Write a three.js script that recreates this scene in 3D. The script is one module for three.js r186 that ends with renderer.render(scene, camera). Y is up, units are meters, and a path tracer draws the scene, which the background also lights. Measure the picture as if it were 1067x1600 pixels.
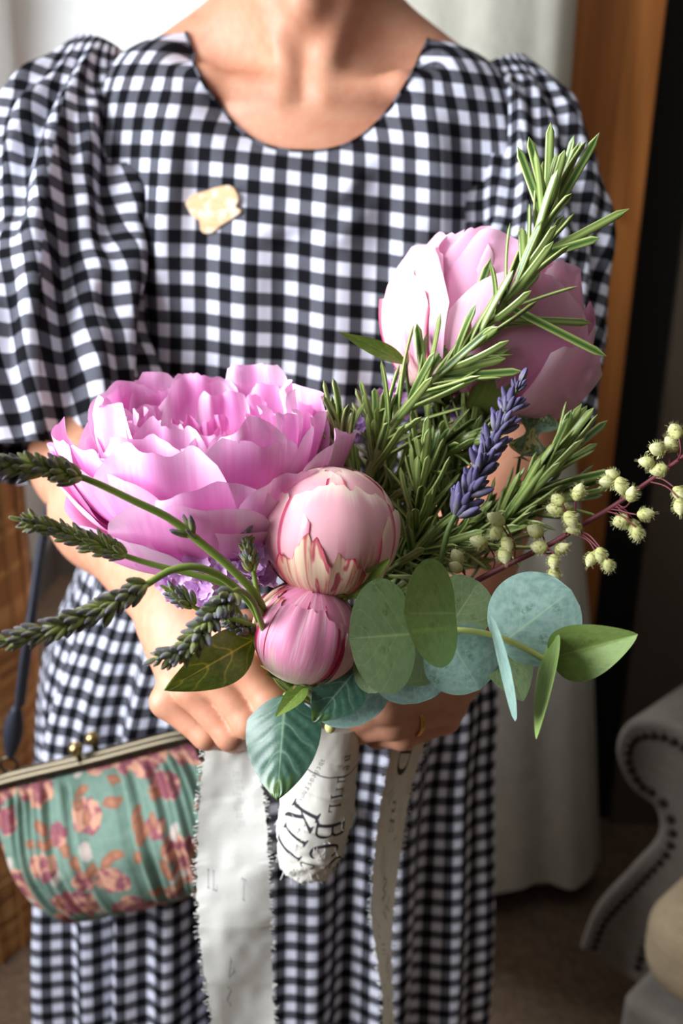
import * as THREE from 'three';
import { mergeGeometries } from 'three/addons/utils/BufferGeometryUtils.js';
import { RoundedBoxGeometry } from 'three/addons/geometries/RoundedBoxGeometry.js';
import { RectAreaLightUniformsLib } from 'three/addons/lights/RectAreaLightUniformsLib.js';

// ------------------------------------------------------------------ camera, sky, light, exposure
const scene = new THREE.Scene();
const F = 1570;                                   // focal length in pixels of the 1067 x 1600 frame
const camera = new THREE.PerspectiveCamera(2 * Math.atan(800 / F) * 180 / Math.PI, 1067 / 1600, 0.02, 30);
camera.rotation.order = 'YXZ';
camera.position.set(0, 1.33, 0);
camera.rotation.set(-19 * Math.PI / 180, 0, 1.5 * Math.PI / 180);
camera.focus = 0.485;
camera.userData.fStop = 7.0;
camera.updateMatrixWorld(true);
const renderer = new THREE.WebGLRenderer({ antialias: true });
renderer.toneMapping = THREE.LinearToneMapping;
renderer.toneMappingExposure = 0.92;
renderer.shadowMap.enabled = true;
scene.background = new THREE.Color().setRGB(1.1, 1.25, 1.45);      // overcast daylight outside the window
RectAreaLightUniformsLib.init();
// daylight entering through the big window in the left wall
const ROOM = { left: -0.97, right: 1.75, back: -3.15, front: 2.0, top: 2.45 };
const WIN = { z0: -0.6, z1: 0.32, y0: 0.97, y1: 2.25 };
const windowLight = new THREE.RectAreaLight(new THREE.Color(0.93, 0.97, 1.0), 17.5, WIN.z1 - WIN.z0 - 0.1, WIN.y1 - WIN.y0 - 0.1);
windowLight.position.set(ROOM.left + 0.03, (WIN.y0 + WIN.y1) / 2, (WIN.z0 + WIN.z1) / 2);
windowLight.lookAt(ROOM.left + 1, (WIN.y0 + WIN.y1) / 2 - 0.1, (WIN.z0 + WIN.z1) / 2);
windowLight.name = 'window_daylight';
scene.add(windowLight);

// unseen second window and light, added further back to brighten the back wall
const WIN2 = { z0: -2.75, z1: -2.0, y0: 1.05, y1: 2.2 };
const addedBackLight = new THREE.RectAreaLight(new THREE.Color(0.93, 0.97, 1.0), 17, WIN2.z1 - WIN2.z0 - 0.1, WIN2.y1 - WIN2.y0 - 0.1);
addedBackLight.position.set(ROOM.left + 0.03, (WIN2.y0 + WIN2.y1) / 2, (WIN2.z0 + WIN2.z1) / 2);
addedBackLight.lookAt(ROOM.left + 1, (WIN2.y0 + WIN2.y1) / 2 - 0.1, (WIN2.z0 + WIN2.z1) / 2);
addedBackLight.name = 'added_light_back';
scene.add(addedBackLight);

// ------------------------------------------------------------------ helpers
const V = (x, y, z) => new THREE.Vector3(x, y, z);
function P(px, py, d) { return V((px - 533.5) / F * d, (800 - py) / F * d, -d).applyMatrix4(camera.matrixWorld); }
function Q(px, py, z) { const c = camera.position, a = P(px, py, 1).sub(c); return a.multiplyScalar((z - c.z) / a.z).add(c); }
const pts = (list) => list.map((a) => P(...a));
function rng(seed) { let a = seed >>> 0; return () => { a = (a + 0x6D2B79F5) | 0; let t = Math.imul(a ^ (a >>> 15), 1 | a); t = (t + Math.imul(t ^ (t >>> 7), 61 | t)) ^ t; return ((t ^ (t >>> 14)) >>> 0) / 4294967296; }; }
const clamp = (x, a = 0, b = 1) => Math.min(b, Math.max(a, x));
const smooth = (a, b, x) => { const t = clamp((x - a) / (b - a)); return t * t * (3 - 2 * t); };
const mix = (a, b, t) => a + (b - a) * t;
const mix3 = (a, b, t) => [mix(a[0], b[0], t), mix(a[1], b[1], t), mix(a[2], b[2], t)];
function hash(i, j, k) { let h = Math.imul(i, 374761393) ^ Math.imul(j, 668265263) ^ Math.imul(k, 2147483647 - 1013); h = Math.imul(h ^ (h >>> 13), 1274126177); return ((h ^ (h >>> 16)) >>> 0) / 4294967296; }
function noise(x, y = 0, z = 0) {
  const i = Math.floor(x), j = Math.floor(y), k = Math.floor(z), fx = x - i, fy = y - j, fz = z - k;
  const u = fx * fx * (3 - 2 * fx), v = fy * fy * (3 - 2 * fy), w = fz * fz * (3 - 2 * fz);
  const l = (a, b, t) => a + (b - a) * t;
  return l(l(l(hash(i, j, k), hash(i + 1, j, k), u), l(hash(i, j + 1, k), hash(i + 1, j + 1, k), u), v),
    l(l(hash(i, j, k + 1), hash(i + 1, j, k + 1), u), l(hash(i, j + 1, k + 1), hash(i + 1, j + 1, k + 1), u), v), w);
}
const fbm = (x, y = 0, z = 0) => (noise(x, y, z) * 0.55 + noise(x * 2.1 + 7, y * 2.1, z * 2.1) * 0.29 + noise(x * 4.3, y * 4.3 + 3, z * 4.3) * 0.16);
// textures
function tex(w, h, fn, srgb = true) {
  const d = new Uint8Array(w * h * 4);
  for (let j = 0; j < h; j++) for (let i = 0; i < w; i++) {
    const c = fn((i + 0.5) / w, (j + 0.5) / h), o = (j * w + i) * 4;
    d[o] = clamp(c[0]) * 255; d[o + 1] = clamp(c[1]) * 255; d[o + 2] = clamp(c[2]) * 255; d[o + 3] = 255;
  }
  const t = new THREE.DataTexture(d, w, h, THREE.RGBAFormat);
  t.magFilter = THREE.LinearFilter; t.minFilter = THREE.LinearFilter;
  t.wrapS = t.wrapT = THREE.RepeatWrapping;
  if (srgb) t.colorSpace = THREE.SRGBColorSpace;
  t.needsUpdate = true;
  return t;
}
const rgb = (r, g, b) => [r / 255, g / 255, b / 255];
const std = (o) => new THREE.MeshPhysicalMaterial({ roughness: 0.7, side: THREE.DoubleSide, ...o });
const col = (r, g, b) => new THREE.Color().setRGB(r / 255, g / 255, b / 255, THREE.SRGBColorSpace);
// things and parts
const taken = {};
function numbered(n) { const k = taken[n] = (taken[n] ?? -1) + 1; return k ? n + '_' + String(k).padStart(3, '0') : n; }
function thing(name, label, category, pos = V(0, 0, 0), group) {
  const o = new THREE.Group(); o.name = numbered(name); o.position.copy(pos);
  o.userData = { label, category }; if (group) o.userData.group = group;
  scene.add(o); o.updateMatrixWorld(true); return o;
}
function part(parent, name, geo, mat) { const m = new THREE.Mesh(geo, mat); m.name = name; parent.add(m); return m; }
// geometry built in world space, moved into its parent's own space
function wpart(parent, name, geo, mat) {
  parent.updateWorldMatrix(true, false);
  geo.applyMatrix4(parent.matrixWorld.clone().invert());
  return part(parent, name, geo, mat);
}
function structure(name, geo, mat, parent = scene) { const m = new THREE.Mesh(geo, mat); m.name = name; if (parent === scene) m.userData.kind = 'structure'; parent.add(m); return m; }
function box(x0, x1, y0, y1, z0, z1, uvScale = 1) {
  const g = new THREE.BoxGeometry(x1 - x0, y1 - y0, z1 - z0); g.translate((x0 + x1) / 2, (y0 + y1) / 2, (z0 + z1) / 2);
  const p = g.attributes.position, n = g.attributes.normal, u = g.attributes.uv;
  for (let i = 0; i < p.count; i++) {
    const X = p.getX(i), Y = p.getY(i), Z = p.getZ(i);
    if (Math.abs(n.getX(i)) > 0.5) u.setXY(i, Z * uvScale, Y * uvScale); else if (Math.abs(n.getY(i)) > 0.5) u.setXY(i, X * uvScale, Z * uvScale); else u.setXY(i, X * uvScale, Y * uvScale);
  }
  return g;
}
// grid surface: fn(i/nu, j/nv) -> { p, uv, c }
function grid(nu, nv, fn, closedU = false) {
  const pos = [], uv = [], cl = [], idx = [];
  for (let j = 0; j <= nv; j++) for (let i = 0; i <= nu; i++) {
    const q = fn(i / nu, j / nv); pos.push(q.p.x, q.p.y, q.p.z); uv.push(q.uv ? q.uv[0] : i / nu, q.uv ? q.uv[1] : j / nv); if (q.c) cl.push(...q.c);
  }
  const w = nu + 1;
  for (let j = 0; j < nv; j++) for (let i = 0; i < nu; i++) { const a = j * w + i; idx.push(a, a + 1, a + w, a + 1, a + w + 1, a + w); }
  const g = new THREE.BufferGeometry();
  g.setAttribute('position', new THREE.Float32BufferAttribute(pos, 3)); g.setAttribute('uv', new THREE.Float32BufferAttribute(uv, 2));
  if (cl.length) g.setAttribute('color', new THREE.Float32BufferAttribute(cl, 3));
  g.setIndex(idx); g.computeVertexNormals();
  if (closedU) { const n = g.attributes.normal; for (let j = 0; j <= nv; j++) { const a = j * w, b = a + nu; const v = V(n.getX(a) + n.getX(b), n.getY(a) + n.getY(b), n.getZ(a) + n.getZ(b)).normalize(); n.setXYZ(a, v.x, v.y, v.z); n.setXYZ(b, v.x, v.y, v.z); } }
  return g;
}
// tube along points; rad may depend on (t, phi); ref = direction of phi 0
function tube(points, rad, N = 24, M = 8, ref = null, uvm = [1, 1], cap = true) {
  const c = points.length > 2 ? new THREE.CatmullRomCurve3(points, false, 'centripetal') : new THREE.LineCurve3(points[0], points[1]);
  const L = c.getLength(), R = typeof rad === 'function' ? rad : () => rad, fr = [];
  let nrm = ref ? ref.clone() : (Math.abs(c.getTangentAt(0).y) < 0.9 ? V(0, 1, 0) : V(1, 0, 0));
  for (let i = 0; i <= N; i++) {
    const t = i / N, T = c.getTangentAt(t), p = c.getPointAt(t);
    nrm.addScaledVector(T, -nrm.dot(T)).normalize();
    fr.push({ p, n: nrm.clone(), b: T.clone().cross(nrm), T });
  }
  const n0 = cap ? 1 : 0;
  return grid(M, N + 2 * n0, (u, v) => {
    let j = Math.round(v * (N + 2 * n0)) - n0, k = 1; if (j < 0) { j = 0; k = 0.001; } if (j > N) { j = N; k = 0.001; }
    const f = fr[j], a = u * Math.PI * 2, r = R(j / N, a) * k;
    return { p: f.p.clone().addScaledVector(f.n, Math.cos(a) * r).addScaledVector(f.b, Math.sin(a) * r), uv: [u * uvm[0], j / N * L * uvm[1]] };
  }, true);
}
function lathe(list, seg = 16) { return new THREE.LatheGeometry(list.map((a) => new THREE.Vector2(a[0], a[1])), seg); }
function paint(g, r, gg, b) { const n = g.attributes.position.count, a = new Float32Array(n * 3); for (let i = 0; i < n; i++) { a[3 * i] = r; a[3 * i + 1] = gg; a[3 * i + 2] = b; } g.setAttribute('color', new THREE.BufferAttribute(a, 3)); return g; }
// quaternion with local y along dir and local z as near as possible to face
function orient(dir, face) {
  const y = dir.clone().normalize(); const z = face.clone().addScaledVector(y, -face.dot(y)); if (z.lengthSq() < 1e-8) z.set(1, 0, 0).addScaledVector(y, -y.x); z.normalize();
  const x = y.clone().cross(z); return new THREE.Quaternion().setFromRotationMatrix(new THREE.Matrix4().makeBasis(x, y, z));
}
const toCam = (p) => camera.position.clone().sub(p).normalize();
// implicit surfaces -> mesh (surface nets)
function surfaceNet(f, mn, mx, h) {
  const nx = Math.ceil((mx.x - mn.x) / h) + 1, ny = Math.ceil((mx.y - mn.y) / h) + 1, nz = Math.ceil((mx.z - mn.z) / h) + 1;
  const g = new Float32Array(nx * ny * nz), at = (i, j, k) => i + nx * (j + ny * k);
  for (let k = 0; k < nz; k++) for (let j = 0; j < ny; j++) for (let i = 0; i < nx; i++) g[at(i, j, k)] = f(mn.x + i * h, mn.y + j * h, mn.z + k * h);
  const cell = new Int32Array(nx * ny * nz).fill(-1), pos = [], idx = [];
  const E = [[0, 1], [2, 3], [4, 5], [6, 7], [0, 2], [1, 3], [4, 6], [5, 7], [0, 4], [1, 5], [2, 6], [3, 7]];
  for (let k = 0; k < nz - 1; k++) for (let j = 0; j < ny - 1; j++) for (let i = 0; i < nx - 1; i++) {
    const c = []; let m = 0;
    for (let q = 0; q < 8; q++) { c[q] = g[at(i + (q & 1), j + ((q >> 1) & 1), k + (q >> 2))]; if (c[q] < 0) m++; }
    if (m === 0 || m === 8) continue;
    let x = 0, y = 0, z = 0, n = 0;
    for (const [a, b] of E) if ((c[a] < 0) !== (c[b] < 0)) { const t = c[a] / (c[a] - c[b]); x += (a & 1) + t * ((b & 1) - (a & 1)); y += ((a >> 1) & 1) + t * (((b >> 1) & 1) - ((a >> 1) & 1)); z += (a >> 2) + t * ((b >> 2) - (a >> 2)); n++; }
    cell[at(i, j, k)] = pos.length / 3; pos.push(mn.x + (i + x / n) * h, mn.y + (j + y / n) * h, mn.z + (k + z / n) * h);
  }
  const quad = (a, b, c, d, flip) => { if (a < 0 || b < 0 || c < 0 || d < 0) return; flip ? idx.push(a, c, b, a, d, c) : idx.push(a, b, c, a, c, d); };
  for (let k = 1; k < nz - 1; k++) for (let j = 1; j < ny - 1; j++) for (let i = 1; i < nx - 1; i++) {
    const s = g[at(i, j, k)] < 0;
    if (s !== g[at(i + 1, j, k)] < 0) quad(cell[at(i, j - 1, k - 1)], cell[at(i, j, k - 1)], cell[at(i, j, k)], cell[at(i, j - 1, k)], !s);
    if (s !== g[at(i, j + 1, k)] < 0) quad(cell[at(i - 1, j, k - 1)], cell[at(i - 1, j, k)], cell[at(i, j, k)], cell[at(i, j, k - 1)], !s);
    if (s !== g[at(i, j, k + 1)] < 0) quad(cell[at(i - 1, j - 1, k)], cell[at(i, j - 1, k)], cell[at(i, j, k)], cell[at(i - 1, j, k)], !s);
  }
  const geo = new THREE.BufferGeometry(), nor = new Float32Array(pos.length), uv = [], e = h * 0.5;
  for (let i = 0; i < pos.length; i += 3) {
    const [x, y, z] = [pos[i], pos[i + 1], pos[i + 2]];
    const n = V(f(x + e, y, z) - f(x - e, y, z), f(x, y + e, z) - f(x, y - e, z), f(x, y, z + e) - f(x, y, z - e)).normalize();
    nor[i] = n.x; nor[i + 1] = n.y; nor[i + 2] = n.z; uv.push((x + z * 0.7) * 5, (y + z * 0.3) * 5);
  }
  geo.setAttribute('position', new THREE.Float32BufferAttribute(pos, 3)); geo.setAttribute('normal', new THREE.BufferAttribute(nor, 3)); geo.setAttribute('uv', new THREE.Float32BufferAttribute(uv, 2));
  geo.setIndex(idx); return geo;
}
const capsule = (a, b, ra, rb) => { const bx = b.x - a.x, by = b.y - a.y, bz = b.z - a.z, q = 1 / (bx * bx + by * by + bz * bz); return (x, y, z) => { const px = x - a.x, py = y - a.y, pz = z - a.z; let t = (px * bx + py * by + pz * bz) * q; t = t < 0 ? 0 : t > 1 ? 1 : t; const dx = px - bx * t, dy = py - by * t, dz = pz - bz * t; return Math.sqrt(dx * dx + dy * dy + dz * dz) - (ra + (rb - ra) * t); }; };
const ellipsoid = (c, r) => (x, y, z) => { const a = (x - c.x) / r.x, b = (y - c.y) / r.y, d = (z - c.z) / r.z, k0 = Math.sqrt(a * a + b * b + d * d), a2 = a / r.x, b2 = b / r.y, d2 = d / r.z, k1 = Math.sqrt(a2 * a2 + b2 * b2 + d2 * d2); return k1 < 1e-9 ? -Math.min(r.x, r.y, r.z) : k0 * (k0 - 1) / k1; };
const smin = (a, b, k) => { const h = Math.max(k - Math.abs(a - b), 0) / k; return Math.min(a, b) - h * h * k * 0.25; };
const union = (list) => (x, y, z) => { let d = list[0][0](x, y, z); for (let i = 1; i < list.length; i++) d = smin(d, list[i][0](x, y, z), list[i][1]); return d; };

// ------------------------------------------------------------------ the room
const plasterTex = tex(256, 256, (u, v) => { const n = 0.97 + 0.03 * fbm(u * 20, v * 20); return [n, n, n]; });
const wallMat = std({ color: col(226, 230, 231), map: plasterTex, roughness: 0.9 });
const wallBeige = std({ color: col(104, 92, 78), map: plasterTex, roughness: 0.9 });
const paintMat = std({ color: col(235, 235, 232), roughness: 0.5 });
const carpetTex = tex(512, 512, (u, v) => { const n = 0.72 + 0.38 * fbm(u * 90, v * 90) + 0.12 * (fbm(u * 9, v * 9) - 0.5); return [0.54 * n, 0.45 * n, 0.37 * n]; });
const carpetBump = tex(512, 512, (u, v) => { const n = fbm(u * 120, v * 120); return [n, n, n]; }, false);
const carpetMat = std({ map: carpetTex, bumpMap: carpetBump, bumpScale: 0.004, roughness: 1 });
const T = 0.12;
structure('floor', box(ROOM.left - T, ROOM.right + T, -0.1, 0, ROOM.back - T, ROOM.front + T, 1.3), carpetMat);
structure('ceiling', box(ROOM.left - T, ROOM.right + T, ROOM.top, ROOM.top + T, ROOM.back - T, ROOM.front + T), std({ color: col(196, 194, 190), roughness: 0.9 }));
structure('wall_back', box(ROOM.left - T, ROOM.right + T, 0, ROOM.top, ROOM.back - T, ROOM.back), wallMat);
structure('wall_right', box(ROOM.right, ROOM.right + T, 0, ROOM.top, ROOM.back, ROOM.front), wallBeige);
structure('wall_front', box(ROOM.left - T, ROOM.right + T, 0, ROOM.top, ROOM.front, ROOM.front + T), wallBeige);
const bw = (y0, y1, z0, z1) => box(ROOM.left - T, ROOM.left, y0, y1, z0, z1);
structure('wall_left', mergeGeometries([bw(0, ROOM.top, ROOM.back, WIN2.z0), bw(0, ROOM.top, WIN2.z1, WIN.z0), bw(0, ROOM.top, WIN.z1, ROOM.front),
  ...[WIN, WIN2].flatMap((w) => [bw(0, w.y0, w.z0, w.z1), bw(w.y1, ROOM.top, w.z0, w.z1)])]), wallMat);
[WIN, WIN2].forEach((W0, k) => {
  const win = new THREE.Group(); win.name = 'window_' + (k + 1); win.userData.kind = 'structure'; scene.add(win);  // the second one is an added, unseen opening for lighting the back wall
  const x0 = ROOM.left - 0.09, x1 = ROOM.left - 0.05, w = 0.045, zm = (W0.z0 + W0.z1) / 2;
  for (const [a, b, c, d] of [[W0.y0, W0.y0 + w, W0.z0, W0.z1], [W0.y1 - w, W0.y1, W0.z0, W0.z1], [W0.y0 + w, W0.y1 - w, W0.z0, W0.z0 + w], [W0.y0 + w, W0.y1 - w, W0.z1 - w, W0.z1], [W0.y0 + w, W0.y1 - w, zm - w / 2, zm + w / 2]])
    part(win, 'window_frame', box(x0, x1, a, b, c, d), paintMat);
  const glass = std({ color: 0xffffff, transmission: 1, thickness: 0, roughness: 0, ior: 1.5 });
  part(win, 'pane', box(x0 + 0.015, x0 + 0.02, W0.y0 + w, W0.y1 - w, W0.z0 + w, zm - w / 2), glass);
  part(win, 'pane', box(x0 + 0.015, x0 + 0.02, W0.y0 + w, W0.y1 - w, zm + w / 2, W0.z1 - w), glass);
  part(win, 'window_sill', box(ROOM.left - 0.05, ROOM.left + 0.02, W0.y0 - 0.03, W0.y0, W0.z0 - 0.03, W0.z1 + 0.03), paintMat);
});
structure('baseboard_back', box(ROOM.left, ROOM.right, 0, 0.13, ROOM.back, ROOM.back + 0.018), std({ color: col(120, 120, 122), roughness: 0.6 }));
structure('baseboard_left', box(ROOM.left, ROOM.left + 0.018, 0, 0.13, ROOM.back + 0.02, ROOM.front), std({ color: col(120, 120, 122), roughness: 0.6 }));
// wall pier right of the cupboard and an added black panel painting the shade in the gap
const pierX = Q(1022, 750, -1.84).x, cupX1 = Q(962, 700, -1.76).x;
structure('wall_pier', box(pierX, ROOM.right, 0, ROOM.top, ROOM.back, -1.84), wallBeige);
const gapShadeMat = std({ color: col(14, 13, 15), roughness: 0.75 });
structure('gap_shade_1', box(cupX1 + 0.002, pierX - 0.001, 0, 2.2, -2.1, -1.86), gapShadeMat);

// ------------------------------------------------------------------ tall wooden cupboard
{
  const grain = tex(512, 512, (u, v) => {
    const w = u * 9 + 1.6 * fbm(u * 3, v * 1.3) + 0.25 * Math.sin(v * 5);
    const ring = 0.5 + 0.5 * Math.sin(w * 9), fine = fbm(u * 130, v * 5), blot = fbm(u * 5 + 9, v * 2.4);
    return mix3(rgb(228, 152, 80), rgb(156, 90, 40), clamp(0.3 * ring + 0.4 * fine + 0.75 * (blot - 0.35)));
  });
  const wood = std({ map: grain, roughness: 0.38, clearcoat: 0.3, clearcoatRoughness: 0.35 }), z0 = -1.76, x0 = -0.12, x1 = cupX1;
  const t = thing('wooden_cupboard', 'tall honey-brown wooden cupboard with a steel bar handle behind the woman', 'cupboard', V((x0 + x1) / 2, 0, z0 - 0.2));
  const b = (n, ...a) => wpart(t, n, box(...a, 1.6), wood);
  b('side_panel', x0, x0 + 0.02, 0.06, 1.98, z0 - 0.36, z0 - 0.022); b('side_panel', x1 - 0.02, x1, 0.06, 1.98, z0 - 0.36, z0 - 0.022);
  b('top_panel', x0 - 0.01, x1 + 0.001, 1.98, 2.01, z0 - 0.36, z0); b('back_panel', x0 + 0.02, x1 - 0.02, 0.06, 1.98, z0 - 0.36, z0 - 0.345); b('plinth', x0 + 0.01, x1 - 0.01, 0, 0.06, z0 - 0.36, z0 - 0.03);
  const split = Q(872, 130, z0).x;
  const gd = (a, c) => { const g = new RoundedBoxGeometry(c - a - 0.003, 1.9, 0.02, 3, 0.004); g.translate((a + c) / 2, 1.02, z0 - 0.01); const p = g.attributes.position, u = g.attributes.uv; for (let i = 0; i < p.count; i++) u.setXY(i, p.getX(i) * 1.6 + 0.31, p.getY(i) * 0.8); return g; };
  const d1 = wpart(t, 'door', gd(x0, split - 0.013), wood), d2 = wpart(t, 'door', gd(split - 0.01, x1), wood);
  const steel = std({ color: col(190, 192, 196), metalness: 1, roughness: 0.3 });
  const h0 = Q(869, 78, z0 + 0.03), h1 = Q(869, 200, z0 + 0.03);
  wpart(d2, 'handle', mergeGeometries([tube([h0, h1], 0.0065, 4, 10), tube([V(h0.x, h0.y - 0.012, z0), V(h0.x, h0.y - 0.012, h0.z)], 0.005, 2, 8), tube([V(h0.x, h1.y + 0.012, z0), V(h0.x, h1.y + 0.012, h0.z)], 0.005, 2, 8)]), steel);
}
// ------------------------------------------------------------------ white gown hung on the cupboard
{
  const lace = tex(256, 256, (u, v) => { const n = 0.93 + 0.09 * fbm(u * 40, v * 18) - 0.04 * fbm(u * 5, v * 5); return [n, n, n * 0.985]; });
  const gown = std({ color: col(234, 232, 222), map: lace, roughness: 0.75, sheen: 0.4 });
  const t = thing('hanging_gown', 'long white gown hanging on the wooden cupboard behind the woman', 'gown', V(0.17, 0.05, -1.64));
  const zc = -1.635, rg = rng(5);
  const prof = [[1.80, 0.135, 0.045, 0.03], [1.76, 0.15, 0.145, 0.04], [1.62, 0.158, 0.165, 0.06], [1.45, 0.168, 0.158, 0.065], [1.30, 0.165, 0.145, 0.055], [1.15, 0.175, 0.155, 0.055], [0.85, 0.19, 0.205, 0.07], [0.5, 0.205, 0.255, 0.085], [0.06, 0.22, 0.30, 0.1]];
  const c = prof.map((a) => new THREE.Vector4(...a));
  const at = (v) => { const s = v * (c.length - 1), i = Math.min(c.length - 2, Math.floor(s)), k = smooth(0, 1, s - i) * 0.4 + (s - i) * 0.6; return c[i].clone().lerp(c[i + 1], k); };
  wpart(t, 'gown_body', grid(140, 60, (u, v) => {
    const q = at(v), a = u * Math.PI * 2, fold = 1 + (0.05 + 0.16 * v) * Math.sin(a * 9 + 2 * noise(v * 2, 3) + 1) * (0.6 + 0.4 * noise(a * 2, v)) + 0.05 * v * Math.sin(a * 17 + 2);
    return { p: V(q.y + q.z * Math.cos(a) * (0.94 + 0.06 * fold), q.x + (v > 0.97 ? 0.012 * Math.sin(a * 7) : 0), zc + q.w * Math.sin(a) * fold), uv: [u * 2.5, q.x * 2] };
  }, true), gown);
  wpart(t, 'hem_frill', grid(140, 5, (u, v) => { const a = u * Math.PI * 2, k = 1 + 0.1 * Math.sin(a * 13); return { p: V(0.21 + (0.265 - 0.02 * v) * Math.cos(a), 0.12 - 0.08 * v, zc + 0.07 * Math.sin(a) * k), uv: [u * 2.5, v * 0.1] }; }, true), std({ color: col(205, 190, 176), roughness: 0.8, map: lace }));
  wpart(t, 'hanger', mergeGeometries([tube([V(0.0, 1.755, zc), V(0.13, 1.80, zc), V(0.26, 1.755, zc)], 0.006, 12, 8), tube([V(0.13, 1.8, zc), V(0.13, 1.86, zc), V(0.145, 1.89, zc), V(0.13, 1.92, zc), V(0.13, 2.01, zc - 0.05), V(0.13, 2.02, -1.80)], 0.003, 20, 6)]), std({ color: col(150, 120, 90), roughness: 0.5 }));
}
// ------------------------------------------------------------------ upholstered armchair
{
  const linen = tex(256, 256, (u, v) => { const n = 0.86 + 0.14 * noise(u * 180, v * 40) * noise(u * 40, v * 180 + 5) + 0.1 * (fbm(u * 30, v * 30) - 0.5); return [n, n * 0.98, n * 0.95]; });
  const fab = std({ color: col(122, 117, 112), map: linen, roughness: 0.95 }), fab2 = std({ color: col(166, 150, 124), map: linen, roughness: 0.95 });
  const stud = std({ color: col(40, 34, 30), metalness: 0.8, roughness: 0.45 }), legM = std({ color: col(18, 14, 12), roughness: 0.4 });
  const t = thing('armchair', 'grey linen armchair with rolled arms and dark nailhead trim beside the gown', 'armchair', V(0.79, 0, -1.02));
  t.scale.y = 0.93; t.rotation.y = -Math.PI / 4;                     // faces the window, front towards local +z
  // local frame: arms at x = -+0.31, front at z = 0.15
  const A = 0.31, ZF = 0.17, ZB = -0.5;
  // arm front outline (scroll on top, waisted, flaring to the base)
  const outline = new THREE.Shape();
  const L = [[-0.11, 0.26], [-0.094, 0.34], [-0.05, 0.44], [-0.018, 0.52], [-0.03, 0.57], [-0.07, 0.585], [-0.094, 0.625], [-0.082, 0.672], [-0.035, 0.695], [0.02, 0.68], [0.045, 0.63], [0.044, 0.55], [0.03, 0.44], [-0.005, 0.34], [-0.015, 0.26]];
  outline.moveTo(...L[0]); outline.splineThru(L.slice(1).map((a) => new THREE.Vector2(...a))); outline.closePath();
  for (const s of [1, -1]) {
    const g = new THREE.ExtrudeGeometry(outline, { depth: ZF - ZB - 0.02, bevelEnabled: true, bevelSize: 0.012, bevelThickness: 0.012, bevelSegments: 4, curveSegments: 40 });
    if (s < 0) { g.scale(-1, 1, 1); const ix = g.index; if (ix) { for (let i = 0; i < ix.count; i += 3) { const a = ix.getX(i); ix.setX(i, ix.getX(i + 1)); ix.setX(i + 1, a); } } else { const p = g.attributes.position, u = g.attributes.uv, n = g.attributes.normal; for (let i = 0; i < p.count; i += 3) for (const q of [p, u, n]) { const k = q.itemSize; for (let m = 0; m < k; m++) { const a = q.array[i * k + m]; q.array[i * k + m] = q.array[(i + 1) * k + m]; q.array[(i + 1) * k + m] = a; } } g.computeVertexNormals(); } }
    g.translate(-A * s, 0, ZB);
    const arm = part(t, 'arm', g, fab);
    const sp = new THREE.SphereGeometry(0.0068, 10, 5, 0, Math.PI * 2, 0, Math.PI / 2); sp.rotateX(Math.PI / 2);
    const sh = outline.getSpacedPoints(64);
    for (let i = 0; i < sh.length - 1; i += 1) {
      const p = sh[i]; if (p.y < 0.275) continue;
      const q = sh[(i + 1) % sh.length], dx = q.x - p.x, dy = q.y - p.y, l = Math.hypot(dx, dy) || 1;
      const m = part(arm, 'nail_head', sp, stud); m.position.set((p.x + dy / l * 0.012) * s - A * s, p.y - dx / l * 0.012, ZF - 0.006);
    }
  }
  const rb = (n, w, h, d, x, y, z, r, m) => { const g = new RoundedBoxGeometry(w, h, d, 6, r); g.translate(x, y, z); return part(t, n, g, m); };
  rb('seat_base', 0.62, 0.16, 0.76, 0, 0.245, -0.12, 0.02, fab);
  const cu = new RoundedBoxGeometry(0.56, 0.15, 0.7, 10, 0.06); { const p = cu.attributes.position; for (let i = 0; i < p.count; i++) { const x = p.getX(i), z = p.getZ(i); if (p.getY(i) > 0) p.setY(i, p.getY(i) + 0.03 * Math.cos(x / 0.2675 * 1.5) * Math.cos(z / 0.31 * 1.5)); } cu.computeVertexNormals(); } cu.translate(-0.02, 0.435, -0.07);
  const c = part(t, 'seat_cushion', cu, fab2); part(c, 'piping', tube([V(-0.27, 0.445, 0.266), V(-0.02, 0.445, 0.284), V(0.23, 0.445, 0.266)], 0.005, 20, 8), fab);
  const bk = new RoundedBoxGeometry(0.66, 0.62, 0.15, 8, 0.06); bk.rotateX(-0.14); bk.translate(0, 0.64, -0.47); part(t, 'backrest', bk, fab);
  for (const [x, z] of [[-0.32, 0.14], [0.32, 0.14], [-0.32, -0.45], [0.32, -0.45]]) { const g = lathe([[0, 0], [0.014, 0], [0.018, 0.02], [0.014, 0.045], [0.026, 0.09], [0.03, 0.13], [0.022, 0.15], [0.03, 0.17], [0, 0.17]], 16); g.translate(x, 0, z); part(t, 'leg', g, legM); }
}
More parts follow.
